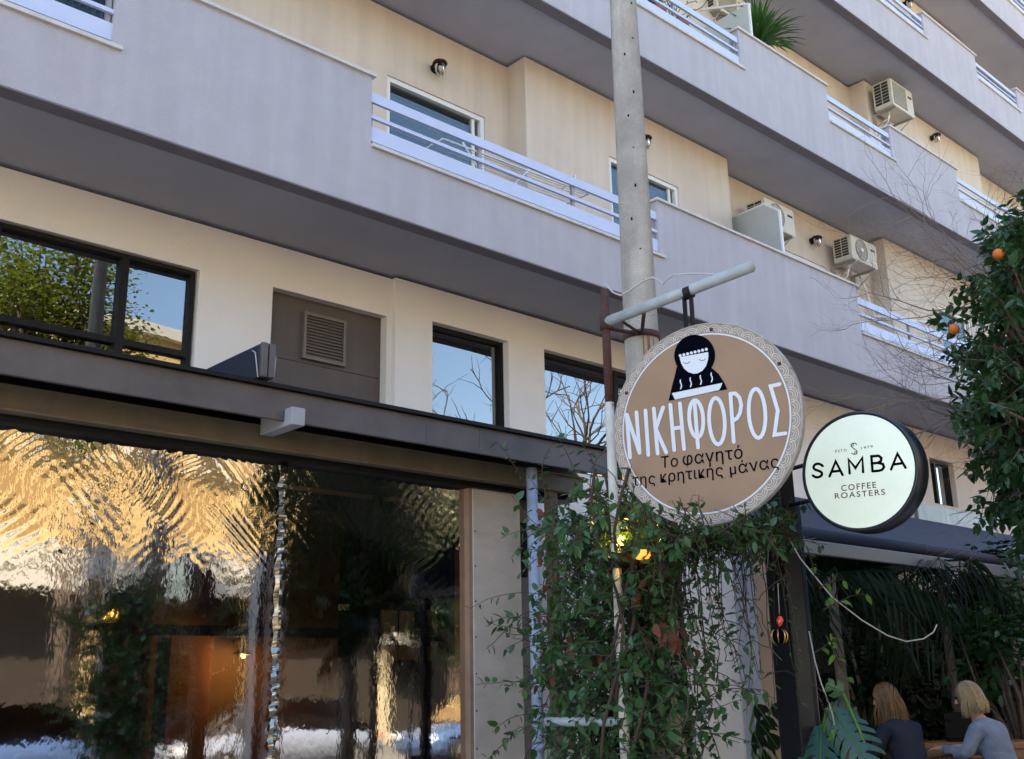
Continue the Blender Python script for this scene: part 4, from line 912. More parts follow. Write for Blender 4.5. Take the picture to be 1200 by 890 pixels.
# ------------------------------------------------------------------ leaves
LEAFV = [(0,0,0),(.22,.10,.03),(.30,.42,.05),(.16,.78,.01),(0,1,-.06),(-.16,.78,.01),(-.30,.42,.05),(-.22,.10,.03),(0,.42,-.02),(0,.78,-.04)]
LEAFF = [(0,1,2,8),(8,2,3,9),(9,3,4),(0,8,6,7),(8,9,5,6),(9,4,5)]
LV_ = np.array(LEAFV)
def leafM(p, d, size, roll=None, wide=1.0):
    d = Vector(d).normalized(); z_ = V(0,0,1)+V(random.gauss(0,.5),random.gauss(0,.5),0); x_ = d.cross(z_)
    x_ = x_.normalized() if x_.length > 1e-4 else d.orthogonal().normalized(); n_v = x_.cross(d)
    return Matrix(((x_.x*size*wide,d.x*size,n_v.x*size,p[0]),(x_.y*size*wide,d.y*size,n_v.y*size,p[1]),(x_.z*size*wide,d.z*size,n_v.z*size,p[2]),(0,0,0,1)))
def joined(mats_, name, m, parent, **kw):
    if not mats_: return
    A = np.array([[list(r_) for r_ in q] for q in mats_]); h = np.hstack([LV_, np.ones((len(LV_),1))])
    vs = np.einsum('nij,kj->nki', A, h)[:,:,:3].reshape(-1,3); n = len(LV_); fs = []
    for i in range(len(mats_)): fs += [tuple(i*n+k_ for k_ in f) for f in LEAFF]
    me_ = bpy.data.meshes.new(name); me_.from_pydata(vs.tolist(), [], fs); me_.polygons.foreach_set('use_smooth', [True]*len(fs)); me_.materials.append(m)
    o = bpy.data.objects.new(name, me_); COL.objects.link(o); attach(o, parent)
    for k_, v_ in kw.items(): o[k_] = v_
    return o
def leafmesh(m):
    me_ = bpy.data.meshes.new('leaf'); me_.from_pydata(LEAFV, [], LEAFF); me_.polygons.foreach_set('use_smooth', [True]*len(LEAFF)); me_.materials.append(m); return me_
def foliage(mats_, m, parent, n=300, seen=None):
    mats_ = sorted(mats_, key=lambda q: (q.to_translation()-EYE).length/max(.01,q.col[1].length))
    lm = leafmesh(m)
    for q in mats_[:n]:
        o = bpy.data.objects.new('leaf', lm); COL.objects.link(o); o.parent = parent; o.matrix_parent_inverse = wm(parent).inverted(); o.matrix_basis = q
    joined(mats_[n:], 'foliage', m, parent, kind='stuff')
# climbing vine
VINE = empty('climbing_vine', (SPX,SPY,.13), 'dense dark green climbing vine wrapped round the sign post and pipe frame', 'vine')
hz = rng(740,640,5.72); h0 = V(SPX,SPY,rng(722,642,5.72).z); h1 = rng(922,628,6.35)
FR = empty('pipe_frame', (SPX,SPY,1.2), 'horizontal steel pipes carrying the vine between the sign post and the black post', 'frame')
MB().tube([h0,h1],.022,10).build('top_bar', M['rust'], FR)
l0, l1 = rng(640,846,6.0), rng(738,846,5.72); MB().tube([l0, V(SPX,SPY,l1.z)],.024,12).build('side_bar', M['armp'], FR)
lv, ly, ldry = [], [], []; sm_ = MB()
path = [(585,6.55),(625,6.4),(680,6.0),(730,5.75),(790,5.75),(850,5.9),(925,6.3),(960,6.4)]
def vpos(px, py, depth=0):
    for (a_, ra), (b_, rb_) in zip(path, path[1:]):
        if px <= b_ or b_ == path[-1][0]: r_ = ra+(rb_-ra)*(px-a_)/(b_-a_); break
    return rng(px, py, r_+depth)
def sprig(p, L_, d, lsize, lst, dens=.05, droop=.25, rad=.0035, jitter=.35):
    pts = [p.copy()]; n = max(3, int(L_/.06)); sd_ = 1
    for k_ in range(n):
        d = (d+V(random.gauss(0,jitter),random.gauss(0,jitter),random.gauss(0,jitter)-droop)*.5).normalized(); p = p+d*.06; pts.append(p.copy())
        for q in range(max(1,int(.06/dens))):
            if rnd() < .92:
                side = d.orthogonal(); side.rotate(Matrix.Rotation(rnd()*6.28,3,d)); ld = (side+d*.5+V(0,0,-.35)).normalized()
                bp_ = p-d*.06*rnd(); lst.append(leafM(bp_+ld*.006, ld, lsize*(.45+.95*rnd()), wide=.65+.5*rnd()))
    sm_.tube(pts,[rad*(1-.6*i/len(pts)) for i in range(len(pts))],4,cap=False)
    return p
def topy(px): return np.interp(px, [590,640,680,720,760,830,880,940], [700,575,562,585,612,612,622,632])
random.seed(11)
# dense body
for i in range(1480):
    px = random.choice((random.uniform(650,835), random.gauss(735,45), random.gauss(700,32))); px = min(850, max(650, px))
    t_ = topy(px); py = t_+4+(930-t_)*rnd()**1.15
    if 745 < px < 800 and 655 < py < 700 and rnd() < .6: continue
    nz0 = math.sin(px*.071+py*.023)+math.sin(py*.061-px*.031+2)+.8*math.sin(px*.13+py*.11)
    if rnd() > .62+.38*nz0: continue
    if px > 770 and rnd() < (px-770)/75*.8: continue
    p = vpos(px, py, random.gauss(.12,.16)); sprig(p, .2+.3*rnd(), V(random.gauss(0,1),random.gauss(0,1),random.gauss(-.2,.7)).normalized(), .055, lv, .023, .15)
# below the picture, down to the ground
for i in range(130):
    p = vpos(random.uniform(640,840), random.uniform(900,1100), random.gauss(.1,.15)); sprig(p, .35, V(random.gauss(0,1),random.gauss(0,1),-.3).normalized(), .05, lv, .03, .2)
# along the top bar
for i in range(300):
    t_ = rnd(); p = h0.lerp(h1, t_)+V(random.gauss(0,.05),random.gauss(0,.05),random.gauss(.01,.045)); sprig(p, .08+.18*rnd(), V(random.gauss(0,1),random.gauss(0,1),random.gauss(.1,.8)).normalized(), .047, lv, .024, .1)
for (px, py) in ((742,590),(752,598),(764,604),(778,606),(792,608),(806,606),(818,603),(830,607),(842,608),(855,606),(868,603),(880,600),(893,606),(905,612),(735,575),(822,596),(758,590),(800,598)):
    for q_ in range(2): p = rng(px+random.gauss(0,4), py+random.gauss(15,4), 5.15+.1*rnd()); sprig(p, .10+.12*rnd(), V(random.gauss(0,.6),random.gauss(0,.6),random.choice((1,.6,-.4))).normalized(), .046, lv, .026, .12)
# curtains hanging from the bar on the right
for i in range(46):
    t_ = .30+.72*rnd(); p = h0.lerp(h1, min(1,t_))+V(random.gauss(0,.04),random.gauss(0,.05),0); sprig(p, .25+.75*rnd()**1.4, V(random.gauss(0,.3),random.gauss(0,.3),-1).normalized(), .036, lv, .034, .35, jitter=.22)
# thin sprays
for (px, py, dx, dz, L_) in ((612,720,-.5,-.3,.3),(620,740,-.6,.1,.35),(640,700,-.6,.3,.5),(640,800,-.6,.1,.45),(650,590,-.4,.8,.45),(700,560,.0,1,.25),(680,565,-.2,.8,.3),(760,600,.2,.8,.25),(800,592,.1,1,.2),(845,605,.4,.8,.25),(870,600,.3,.5,.3),(905,608,.6,.3,.3),(620,850,-.4,-.1,.4),(810,840,.6,.2,.3),(835,860,.5,.1,.3),(850,740,.3,-.5,.3),(610,560,-.3,.6,.3)):
    p = vpos(px, py, .05); sprig(p, L_, (rt*dx+V(0,0,dz)).normalized(), .048, lv, .03, .05)
# young sprays over the black post
for (px, py, L_) in ((960,690,.22),(968,745,.28),(955,765,.18),(965,830,.12),(945,640,.15),(900,605,.15),(965,715,.3)):
    p = rng(px, py, 6.25); sprig(p, L_, (rt*.4+V(0,0,random.choice((-1,.3)))).normalized(), .05, ly, .03, .3, jitter=.2)
for i in range(16):
    p = vpos(random.choice((random.uniform(655,700),random.uniform(740,830),random.uniform(620,665))), random.uniform(600,800), -.05)
    for k_ in range(4): ldry.append(leafM(p+V(random.gauss(0,.03),random.gauss(0,.03),random.gauss(0,.03)), V(random.gauss(0,.5),random.gauss(0,.5),-1), .06))
for (px, py) in ((775,735),(780,742),(767,735),(790,752),(745,695),(668,745),(650,790)):
    p = vpos(px, py, -.12)
    for k_ in range(3): ldry.append(leafM(p+V(random.gauss(0,.015),random.gauss(0,.015),random.gauss(0,.02)), V(random.gauss(0,.3),random.gauss(0,.3),-1), .085))
# long bare runners
for i in range(30):
    px = random.uniform(630,945); p = vpos(px, random.uniform(590,820), random.gauss(0,.1)); d_ = V(random.gauss(0,1),random.gauss(0,1),random.gauss(0,.6)).normalized(); pts = [p.copy()]
    for k_ in range(14): d_ = (d_+V(random.gauss(0,.3),random.gauss(0,.3),random.gauss(-.06,.3))).normalized(); p = p+d_*.05; pts.append(p.copy())
    sm_.tube(pts,.0028,4,cap=False)
for i in range(5):
    base_ = V(SPX+random.gauss(0,.05),SPY+random.gauss(0,.05),.13); pts = [base_+V(.07*math.cos(i+k_*.8),.07*math.sin(i+k_*.8),k_*.16) for k_ in range(17)]; sm_.tube(pts,.009,5,cap=False)
sm_.build('stem', M['stem'], VINE, kind='stuff')
foliage(lv, M['leaf'], VINE, 300); 
for lst, m, nm in ((ly,M['leafyoung'],'young'),(ldry,M['leafdry'],'dry')):
    joined(lst, 'foliage', m, VINE, kind='stuff', label='light green young leaves' if nm == 'young' else 'withered reddish leaves')
pt = MB().rbox(SPX-.35,SPX+.5,SPY-.2,SPY+.35,.13,.55,.02).build('planter', M['terra']); tag(pt, 'planter at the foot of the climbing vine', 'planter')
# lamp glowing inside the vine, black hood under it
lpx = vpos(723,634,-.0); VL = empty('vine_lamp', tuple(lpx), 'warm glowing bulb among the vine leaves left of the sign bottom', 'lamp')
MB().lathe([(0,.04),(.02,.03),(.028,.0),(.018,-.03),(0,-.04)], Matrix.Translation(lpx), 14).build('bulb', M['lampwarm'], VL)
MB().lathe([(.012,.04),(.018,.04),(.018,.075),(0,.075)], Matrix.Translation(lpx), 12).build('socket', M['black'], VL)
pl = bpy.data.lights.new('lamp_glow', 'POINT'); pl.energy = 11; pl.color = (1,.62,.12); pl.shadow_soft_size = .03; po = bpy.data.objects.new('lamp_glow', pl); COL.objects.link(po); po.location = lpx+V(-.03,-.05,0); attach(po, VL)
lo = vpos(752,650,-.08)
ol = MB().lathe([(0,.03),(.02,.027),(.045,.012),(.047,-.005),(.035,-.022),(.0,-.03)], Matrix.Translation(lo), 18).build('lantern', M['lamporange']); tag(ol, 'small round orange lantern glowing in the vine below the tan sign', 'lantern')
hd = vpos(727,656,-.06); hh = MB().rbox(hd.x-.12,hd.x+.12,hd.y-.06,hd.y+.06,hd.z-.045,hd.z+.03,.01).build('speaker_box', M['black']); tag(hh, 'black box half buried in the vine under the glowing bulb', 'box')
rp_ = rng(914,727,6.1); ro = empty('red_ornament', tuple(rp_), 'small red glass bird ornament hanging in the vine', 'ornament')
MB().lathe([(0,.025),(.01,.02),(.019,.0),(.013,-.02),(.004,-.035),(0,-.035)], Matrix.Translation(rp_) @ Matrix.Rotation(R(15),4,'Y'), 14).build('bead', M['red'], ro); MB().tube([rp_+V(0,0,.03),rp_+V(.01,.0,.2)],.002,5).build('string', M['cable'], ro)
gp = rng(913,746,6.12); go_ = empty('brass_ornament', tuple(gp), 'striped brass ball hanging below the red ornament', 'ornament')
MB().lathe([(0,.04),(.03,.03),(.042,.0),(.03,-.03),(0,-.042)], Matrix.Translation(gp), 16).build('ball', M['ink'], go_)
for k_ in range(7):
    a_ = k_*.9; MB().tube([gp+V(.045*math.cos(a_)*math.cos(t_),.045*math.sin(a_)*math.cos(t_),.045*math.sin(t_)) for t_ in (-.9,-.4,0,.4,.9)],.004,5).build('brass_strip', M['gold'], go_)
# jamb, track and blind between vine and black post
jw = rng(838,800,7.05)
JW = empty('shop_pier', (jw.x,jw.y,.13), 'cream pier with a grey aluminium track behind the hanging vine', 'pier')
def slab(xa, xb, r, m, name, dz=2.9, th=.05, z0=.13):
    a_, b_ = rng(xa,800,r), rng(xb,800,r); t_ = (b_-a_); t_.z = 0; L_ = t_.length; t_.normalize(); n_n = V(-t_.y,t_.x,0)
    if n_n.dot(EYE-a_) > 0: n_n = -n_n
    Mq = Matrix(((t_.x,n_n.x,0,a_.x),(t_.y,n_n.y,0,a_.y),(0,0,1,0),(0,0,0,1))); return MB().box(0,L_,0,th,z0,z0+dz,Mq).build(name, m, JW)
slab(806,868,7.05,M['palewall'],'plaster_face',2.85,.25); slab(869,881,7.0,M['track'],'track_rail',2.75); slab(882,892,6.98,M['track'],'track_rail',2.75)
slab(893,926,7.3,M['blind'],'blind',2.3); slab(786,806,7.15,M['frame'],'door_post',2.9); slab(774,786,7.1,M['white'],'door_jamb',2.9)
sw = rng(826,860,7.0); ss_ = MB().rbox(sw.x-.06,sw.x+.06,sw.y-.03,sw.y+.03,sw.z-.045,sw.z+.045,.008).build('socket_box', M['white']); tag(ss_, 'small white socket box on the cream pier near the bottom of the vine', 'socket box')
# ------------------------------------------------------------------ cable over the terrace
cps = [(925,632,6.3),(938,655,6.25),(975,700,6.3),(1010,727,6.4),(1040,745,6.5),(1062,752,6.6),(1082,749,6.7),(1094,741,6.7),(1098,732,6.7)]
kk = []
for (a_, b_) in zip(cps, cps[1:]):
    for t_ in (0,.5): kk.append(rng(a_[0]+(b_[0]-a_[0])*t_, a_[1]+(b_[1]-a_[1])*t_, a_[2]+(b_[2]-a_[2])*t_))
kk.append(rng(*cps[-1]))
cc = MB().tube(kk,.0038,6).build('cable', M['cable']); tag(cc, 'pale cable drooping in front of the palms from the black post', 'cable')
cc = MB().tube([rng(948,740,6.4),rng(955,775,6.4),rng(962,800,6.4),rng(975,835,6.4),rng(978,850,6.4)],.004,6).build('string', M['cable']); tag(cc, 'thin string hanging down beside the black post', 'string')
# ------------------------------------------------------------------ monstera by the post
MO = empty('monstera_plant', tuple(rng(985,900,6.6)), 'split leaf monstera with a big blue green leaf beside the black post', 'plant')
def monst(tip, base, wid, nlobe=7, m=None, bend=V(0,0,-1), nm='leaf'):
    """split leaf: each lobe a curved finger joined at the midrib"""
    ax = tip-base; L_ = ax.length; ax_n = ax.normalized(); sd_ = ax_n.cross((EYE-base).normalized()).normalized(); nn = sd_.cross(ax_n); mb = MB()
    def P_(u_, v_): return base+ax*u_+sd_*(v_*wid)+nn*(-.18*wid*v_*v_*1.2)+bend*(.10*L_*u_*u_)
    for s_ in (-1,1):
        for k_ in range(nlobe):
            u0 = k_/nlobe; u1 = (k_+.80)/nlobe; ext = math.sin(math.pi*(.18+.80*(k_+.5)/nlobe))**.7
            prev_ = None
            for j in range(6):
                v_ = j/5*ext; sh = .24*(j/5)**1.6; narrow = 1-.45*(j/5)**3
                a_ = P_(min(1.02,u0+sh+(1-narrow)*.04), s_*v_); b_ = P_(min(1.05,(u1 if j > 1 else (k_+1)/nlobe)*1+sh-(1-narrow)*.06), s_*v_)
                if prev_: mb.quad(prev_[0],prev_[1],b_,a_)
                prev_ = (a_,b_)
    for f in range(len(mb.sm)): mb.sm[f] = True
    mb.build(nm, m or M['monst'], MO)
    MB().tube([base, base+ax*.5+bend*.025*L_+nn*.004, P_(1,0)+nn*.004],[.006,.004,.001],5).build('midrib', M['leafyoung'], MO)
    MB().tube([base, base+V(0,0,-.2)-ax_n*.1, V(MO.location.x,MO.location.y,.3)],.008,6).build('stalk', M['leafyoung'], MO)
monst(rng(1022,898,6.35), rng(974,830,6.45), .13)
monst(rng(1003,828,6.9), rng(968,834,6.7), .06, 5)
monst(rng(960,905,6.3), rng(962,850,6.5), .12, 5)
for (a_, b_, w_) in (((905,850,6.75),(885,826,6.9),.05),((912,872,6.7),(888,845,6.9),.06),((900,895,6.7),(884,858,6.9),.05),((968,800,6.4),(988,812,6.4),.055),((925,842,6.7),(905,826,6.8),.05)):
    monst(rng(*a_), rng(*b_), w_, 2, M['leaf'] if a_[0] > 940 else M['palm'])
# ------------------------------------------------------------------ palms of the terrace
def palm(px, r, ztop, label, nf=16, L0=.95):
    b_ = rng(px, 800, r); e = empty('potted_palm', (b_.x,b_.y,.22), label, 'palm', 'palms on the coffee terrace')
    MB().tube([(b_.x,b_.y,.22),(b_.x+.03,b_.y,1.2),(b_.x,b_.y,ztop)],[.06,.045,.035],9).build('trunk', M['bark'], e)
    for i in range(nf):
        az = 6.283*i/nf+rnd(); el = R(5+60*rnd()); d_ = V(math.cos(az)*math.cos(el),math.sin(az)*math.cos(el),math.sin(el)); p = V(b_.x,b_.y,ztop-.25*rnd()); L_ = L0*(.7+.5*rnd()); mb = MB(); pts = [p.copy()]
        for k_ in range(16):
            d_ = (d_+V(0,0,-.13)).normalized(); p = p+d_*(L_/16); p.z = min(p.z, zf+.0+max(0,min(p.y,AB)-AY)*.4 if p.y > AY-.3 else 2.35); pts.append(p.copy())
            if k_ < 3 or k_ % 3 == 2: continue
            sd_ = d_.cross(V(0,0,1)).normalized()
            for s_ in (-1,1):
                ll = .30*math.sin(math.pi*(k_+1)/18)+.08; q = (sd_*s_*.6+d_*.5+V(0,0,-.55-.3*rnd())).normalized(); w_ = d_*.017; m_ = p+q*ll*.5; tp = p+q*ll+V(0,0,-.07)
                mb.quad(p-w_*.4, p+w_*.4, m_+w_, m_-w_).poly([m_-w_, m_+w_, tp])
        mb.tube(pts,[.007*(1-i_/20) for i_ in range(len(pts))],4); mb.build('frond', M['palm'], e)
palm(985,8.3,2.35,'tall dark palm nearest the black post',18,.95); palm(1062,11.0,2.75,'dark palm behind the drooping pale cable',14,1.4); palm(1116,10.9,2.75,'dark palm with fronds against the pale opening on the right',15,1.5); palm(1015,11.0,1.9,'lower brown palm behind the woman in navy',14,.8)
def bush(name, c, r, n, size, m, label, flat=1.0, trunk=None, cat='shrub', group=None, z0=.22, nobj=0, clump=24, twig=True):
    e = empty(name, (c[0],c[1],z0), label, cat, group); mats_ = []; mb = MB(); C_ = Vector(c)
    for k_ in range(clump):
        v_ = V(random.gauss(0,1),random.gauss(0,1),random.gauss(0,1)).normalized()*(rnd()**.45); cc_ = C_+V(v_.x*r[0],v_.y*r[1],v_.z*r[2])
        for i in range(n//clump):
            q = cc_+V(random.gauss(0,.30),random.gauss(0,.30),random.gauss(0,.26))*min(r)*.62; dd = (q-C_).normalized()*.5+V(random.gauss(0,.8),random.gauss(0,.8),-.5*rnd()); mats_.append(leafM(q, dd, size*(.7+.6*rnd())))
        if twig and trunk is not None: mid = (Vector(trunk)+cc_)/2+V(random.gauss(0,.1),random.gauss(0,.1),.1)*r[0]; mb.tube([trunk, mid, cc_],[.035*r[0]+.01,.018*r[0]+.006,.004],5)
    if trunk is not None:
        mb.tube([(trunk[0],trunk[1],z0-.05),((trunk[0]+.03),trunk[1],(z0+trunk[2])/2),trunk],[.08*r[0]+.03,.06*r[0]+.02,.05*r[0]+.015],9); mb.build('trunk', M['bark'], e)
    if nobj: foliage(mats_, m, e, nobj)
    else: joined(mats_, 'foliage', m, e, kind='stuff')
    return e, mats_
for (px, py, r, rr_, lab) in ((1105,790,11.4,(.9,.6,.75),'dark leafy shrub behind the two women'),(1185,760,11.0,(.55,.5,.75),'green shrub at the right edge of the terrace'),(1010,790,10.8,(.8,.6,.9),'dark shrub behind the woman in navy'),(1150,700,12.2,(.5,.5,.5),'small shrub under the pale opening'),(1195,850,11.6,(.8,.5,.5),'low dark shrub behind the blond woman')):
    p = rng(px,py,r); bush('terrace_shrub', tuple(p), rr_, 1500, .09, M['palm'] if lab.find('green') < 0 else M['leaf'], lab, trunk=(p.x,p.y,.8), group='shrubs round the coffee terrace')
# pale glazed opening on the right of the terrace
gp_ = rng(1190,715,13.5)
GS = empty('glazed_screen', (gp_.x,gp_.y,.22), 'pale glazed wind screen closing the right end of the terrace', 'screen')
MB().box(gp_.x,gp_.x+.03,3.7,5.6,1.5,3.0).build('glazing', M['frost'], GS)
for y in (3.7,4.65,5.6): MB().box(gp_.x-.03,gp_.x-.002,y-.03,y+.03,.22,3.0).build('mullion', M['postblack'], GS)
MB().box(gp_.x-.03,gp_.x-.002,3.73,5.57,1.42,1.497).build('rail', M['postblack'], GS)
# ------------------------------------------------------------------ orange tree on the right
random.seed(23)
OC = rng(1262,430,8.3)
oc_mats = []
OT = empty('orange_tree', (OC.x,OC.y,.13), 'dark leafy orange tree with a few oranges at the right edge', 'tree')
tk = MB(); ttop = V(OC.x,OC.y,OC.z-1.0)
tk.tube([(OC.x,OC.y,-.05),(OC.x+.05,OC.y+.02,1.2),ttop],[.13,.10,.08],10)
def inside(px, py):
    lim = np.interp(py, [205,235,262,290,330,370,400,440,480,510,540,570,610,640], [1195,1165,1145,1128,1122,1118,1112,1105,1112,1118,1128,1135,1150,1185]); return px > lim+50 and py > 262-(px-1150)*.1
cnt = 0
while cnt < 1900:
    px = random.uniform(1085,1420); py = random.uniform(215,650); r = random.gauss(8.3,.5)
    if px > 1200 and py < 260: py -= 40*rnd()
    jag = 10*math.sin(py*.11)+7*math.sin(py*.31+1)
    if not inside(px+jag, py): continue
    if (px-1270)**2/170**2+(py-425)**2/235**2 > 1.05: continue
    q = rng(px, py, r); cnt += 1
    outd = (q-OC).normalized()
    pts = [q.copy()]; d_ = (outd+V(random.gauss(0,.5),random.gauss(0,.5),random.gauss(-.1,.4))).normalized()
    for k_ in range(5):
        q2 = q+d_*.054*(k_+1)
        for s_ in range(3):
            sd_ = d_.orthogonal(); sd_.rotate(Matrix.Rotation(rnd()*6.28,3,d_)); oc_mats.append(leafM(q2, (sd_*.8+d_*.6+V(0,0,-.35)), .076*(.75+.6*rnd()), wide=.85))
    mid = ttop.lerp(q, .55)+V(random.gauss(0,.06),random.gauss(0,.06),.12)
    tk.tube([ttop.lerp(mid,.5) if cnt % 3 else ttop, mid, q, q+d_*.2],[.02,.011,.006,.002] if cnt % 3 else [.045,.02,.008,.002],5,cap=False)
tk.build('trunk', M['bark'], OT); foliage(oc_mats, M['oleaf'], OT, 300)
for i, (px, py, r) in enumerate(((1170,298,7.4),(1118,386,7.6))):
    q = rng(px, py, r); o = MB().lathe([(.0,.036),(.008,.037),(.022,.032),(.033,.018),(.038,0),(.033,-.019),(.019,-.033),(.0,-.038)], Matrix.Translation(q), 18).build('orange', M['orange'], OT)
    MB().tube([q+V(0,0,.033),q+V(.01,.01,.07),q+V(.05,.03,.14)],.0025,5).build('stalk', M['bark'], o)
# leafy tuft by the left orange
joined([leafM(rng(1095+25*rnd(),372+22*rnd(),7.65+.1*rnd()), V(-rt.x*rnd(),-rt.y*rnd(),random.gauss(-.1,.4)), .082) for i in range(26)], 'foliage', M['oleaf'], OT, kind='stuff')
mb = MB().tube([rng(1110,380,7.65),rng(1130,372,7.7),rng(1160,365,7.9)],[.003,.005,.008],5); mb.build('branch', M['bark'], OT)
# ------------------------------------------------------------------ bare tree (twigs reach in from the right)
random.seed(5)
def bare(name, base, top, label, n1, L1, spread, m, aim=None, group=None, depth=4, rad=.09, nmin=1):
    e = empty(name, (base[0],base[1],.0), label, 'tree', group); tr = MB().tube([base, (Vector(base)+Vector(top))/2+V(.08,.05,0), top],[rad*1.5,rad*1.2,rad],10); tr.build('trunk', m, e); cnt_ = [0]
    def grow(mb, p, d_, L_, r_, lev):
        pts = [p.copy()]; n = 5
        for k_ in range(n):
            d_ = (d_+V(random.gauss(0,.16),random.gauss(0,.16),random.gauss(0,.14)+.02)).normalized(); p = p+d_*(L_/n); pts.append(p.copy())
            if lev > 0 and k_ > 0 and rnd() < .85:
                dd = (d_+V(random.gauss(0,spread),random.gauss(0,spread),random.gauss(.05,spread*.8))).normalized(); grow(mb, p.copy(), dd, L_*(.45+.25*rnd()), r_*(.55-.05*k_/n), lev-1)
        mb.tube(pts,[r_*(1-.55*i_/n) for i_ in range(n+1)],4 if lev < 2 else 6,cap=False)
    for i in range(n1):
        mb = MB(); az = 6.283*i/n1+rnd()*.6
        d_ = (aim[i % len(aim)]+V(random.gauss(0,.12),random.gauss(0,.12),random.gauss(0,.1))).normalized() if aim else V(math.cos(az)*.8,math.sin(az)*.8,.5+rnd()).normalized()
        p_ = Vector(top)+V(0,0,-.5*rnd()); grow(mb, p_, d_, L1*(.8+.4*rnd()), rad*.5, depth); mb.build('limb', m, e)
    return e
bt = rng(1330,430,9.2); tg = [rng(1075,200,9.3),rng(1050,270,9.2),rng(1040,330,9.0),rng(1060,470,8.8),rng(1100,490,9.0),rng(1120,160,9.6),rng(1070,395,9.0),rng(1130,250,9.4),rng(1090,560,9.2)]
btop = rng(1300,400,9.3)
bare('bare_tree', (bt.x,bt.y,.0), tuple(btop), 'leafless tree whose fine twigs cross the balconies behind the orange tree', 15, 1.35, .55, M['twig'], [(q-btop).normalized() for q in tg], depth=4, rad=.022)
# ------------------------------------------------------------------ across the street (seen mirrored in the glass)
random.seed(31)
def far_building(x0, x1, y, h, m, label, nfl, fl=2.9, z1=3.4, wsp=2.6, dep=1.1):
    e = empty('street_building', ((x0+x1)/2,y,0), label, 'building', 'sunlit buildings across the street')
    holes = []; nb2 = max(2, int((x1-x0)/wsp)); st = (x1-x0)/nb2
    for f_ in range(nfl):
        for i in range(nb2): a_ = x0+st*i+st*.3; holes.append((a_, a_+st*.32, z1+f_*fl+.6, z1+f_*fl+2.2))
    xs_ = sorted({x0,x1,*[q for h_ in holes for q in h_[:2]]}); zs_ = sorted({z1-.3,h,*[q for h_ in holes for q in h_[2:]]}); mb = MB()
    for a_, b_ in zip(xs_, xs_[1:]):
        for c_, d_ in zip(zs_, zs_[1:]):
            if any(q[0] < (a_+b_)/2 < q[1] and q[2] < (c_+d_)/2 < q[3] for q in holes): continue
            mb.quad((a_,y,c_),(a_,y,d_),(b_,y,d_),(b_,y,c_))
    mb.box(x0,x1,y-8,y-.5,0,h).build('wall', m, e)
    for q in holes:
        wv = MB().box(q[0],q[1],y-.15,y-.1,q[2],q[3]).build('window', M['shopdark'], e)
        if dep < 1 or rnd() < .5: MB().box(q[0],q[1],y-.095,y-.04,q[2]+(0 if dep < 1 else (q[3]-q[2])*rnd()*.8),q[3]).build('shutter', M['oppshut'] if dep < 1 else M['oppslab'], wv)
    for f_ in range(nfl): MB().box(x0+.2,x1-.2,y,y+dep,z1+f_*fl-.18,z1+f_*fl).box(x0+.2,x1-.2,y+dep-.1,y+dep,z1+f_*fl,z1+f_*fl+(.9 if dep > 1 else .12)).build('balcony', M['oppslab'], e)
    MB().box(x0,x1,y-.5,y+.25,h,h+.3).build('cornice', M['oppslab'], e)
    n = max(2, int((x1-x0)/3)); st = (x1-x0)/n
    for i in range(n):
        MB().box(x0+st*i,x0+st*i+.3,y-.4,y+.02,.13,z1-.3).build('pier', m, e)
        MB().box(x0+st*i+.3,x0+st*(i+1),y-.38,y-.3,.13,z1-.3).build('shop_window', M['carglass'] if i % 2 else M['shopdark'], e)
    MB().box(x0,x1,y-.45,y+.5,z1-.65,z1-.3).build('shop_fascia', M['oppslab'], e)
far_building(-12,5.5,-10,9.6,M['opppale'],'pale three storey building across the street',2); far_building(5.6,17.5,-10,10.8,M['oppcream'],'golden ochre building across the street opposite the shopfront',2,3.0,4.5,3.9,.4); far_building(17.6,30,-10.2,8.6,M['opppale'],'long pale ochre building across the street further right',1); far_building(30.2,48,-10,9.4,M['oppcream'],'ochre corner building at the far end of the street',2)
for (x, y, h_, r_, lab) in ((7.3,-5.6,8.8,(1.9,1.6,3.0),'leafy yellow green street tree in sunlight across the street'),(-1.2,-5.6,8.0,(2.0,1.6,2.0),'leafy street tree on the far pavement, left of the other'),(16.4,-5.6,4.6,(1.6,1.4,2.9),'tall narrow dark street tree on the far pavement'),(18.9,-5.6,5.1,(1.7,1.4,3.1),'dark evergreen street tree, furthest right of the leafy ones')):
    bush('street_tree', (x,y,h_), r_, 16000, .11, M['sunleaf'] if x < 12 else M['oleaf'], lab, trunk=(x,y,h_-r_[2]*.8), cat='tree', group='leafy trees across the street', z0=.1, clump=110)
bare('bare_street_tree', (22.6,-5.8,0), (22.5,-5.8,6.6), 'leafless spreading tree on the far pavement', 9, 3.6, .5, M['bark'], depth=3, rad=.16)
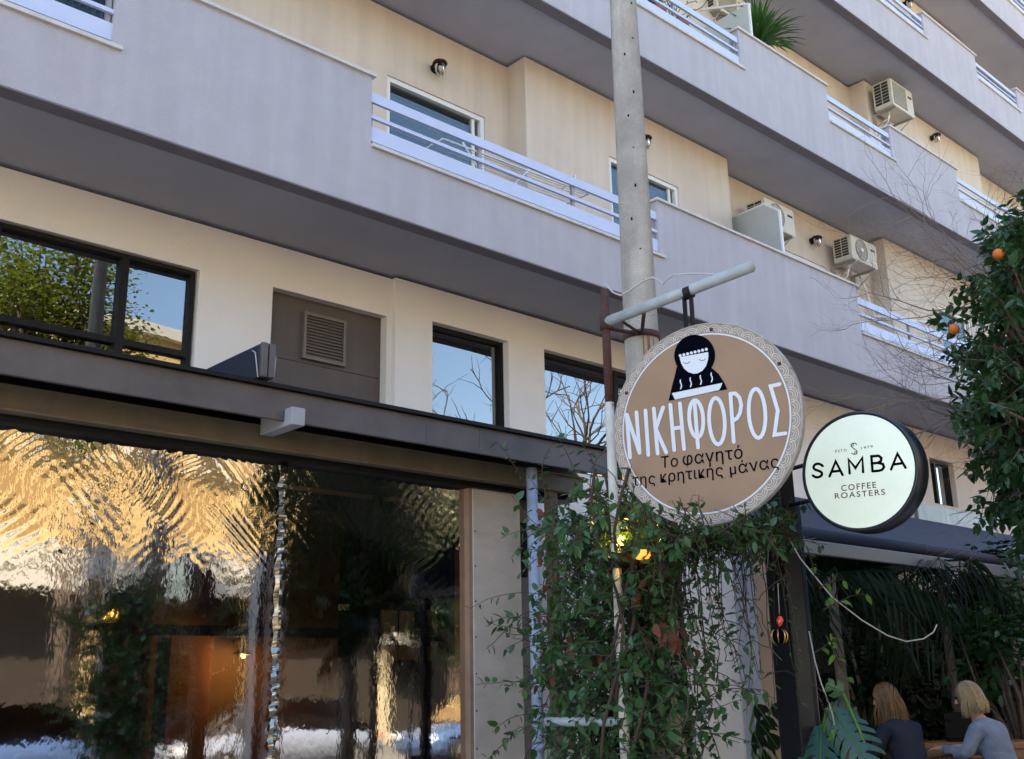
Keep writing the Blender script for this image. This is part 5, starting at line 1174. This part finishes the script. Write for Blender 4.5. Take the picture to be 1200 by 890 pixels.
# parked cars, mirrored low in the shop glass
def car(x, y, m, label):
    e = empty('parked_car', (x,y,0), label, 'car', 'cars parked across the street')
    secs = [(-2.05,.62,.32,.62),(-1.95,.78,.24,.72),(-1.2,.84,.22,.86),(-.55,.85,.22,.92),(.9,.85,.22,.94),(1.7,.83,.24,.90),(2.0,.76,.3,.8),(2.06,.68,.4,.66)]
    mb = MB(); vs = []; K = 12
    for (xx, hw, zb, zt) in secs:
        for k_ in range(K):
            a_ = 2*math.pi*k_/K; cx_, sx_ = math.cos(a_), math.sin(a_); f_ = lambda c_: math.copysign(abs(c_)**.45, c_); vs.append((x+xx, y+hw*f_(cx_), (zb+zt)/2+(zt-zb)/2*f_(sx_)))
    fs = [(i*K+k_, i*K+(k_+1) % K, (i+1)*K+(k_+1) % K, (i+1)*K+k_) for i in range(len(secs)-1) for k_ in range(K)]+[tuple(range(K))[::-1], tuple((len(secs)-1)*K+k_ for k_ in range(K))]
    mb.add(vs, fs, None, True).build('body', m, e)
    cs = [(-.95,.74,.86,.90),(-.35,.64,.86,1.40),(.3,.62,.86,1.46),(1.1,.63,.86,1.42),(1.75,.72,.86,.92)]; mb = MB(); vs = []
    for (xx, hw, zb, zt) in cs: vs += [(x+xx,y-hw-.06,zb),(x+xx,y-hw,zt),(x+xx,y+hw,zt),(x+xx,y+hw+.06,zb)]
    fr_ = []; gl_ = []
    for i in range(4):
        for k_ in range(3): (fr_ if (k_ == 1 and i in (1,2)) else gl_).append((i*4+k_, i*4+k_+1, (i+1)*4+k_+1, (i+1)*4+k_))
    MB().add(vs, gl_).build('greenhouse', M['carglass'], e); MB().add(vs, fr_, Matrix.Translation((0,0,.012)), True).build('roof', m, e)
    for xx in (-1.3,1.3):
        for s_ in (-1,1):
            wl = MB().lathe([(0,-.1),(.30,-.1),(.33,-.07),(.33,.07),(.30,.1),(.2,.1)], Matrix.Translation((x+xx,y+s_*.78,.33)) @ Matrix.Rotation(R(90),4,'X'), 20).build('wheel', M['tyre'], e)
            MB().lathe([(0,.11*s_*-1),(.18,.105*s_*-1),(.2,.09*s_*-1)], Matrix.Translation((x+xx,y+s_*.78,.33)) @ Matrix.Rotation(R(90),4,'X'), 16).build('rim', M['galv'], wl)
    for s_ in (-1,1): MB().rbox(x-2.09,x-1.98,y+s_*.55-.16,y+s_*.55+.16,.58,.70,.03).build('headlight', M['white'], e); MB().rbox(x+1.98,x+2.08,y+s_*.58-.1,y+s_*.58+.1,.62,.8,.02).build('tail_light', M['red'], e)
car(5.6,-3.9,M['carblue'],'blue hatchback parked across the street'); car(10.6,-3.9,M['carwhite'],'silver hatchback parked across the street, in front of the ochre building'); car(15.9,-3.9,M['carblue'],'second blue hatchback parked across the street, further right')
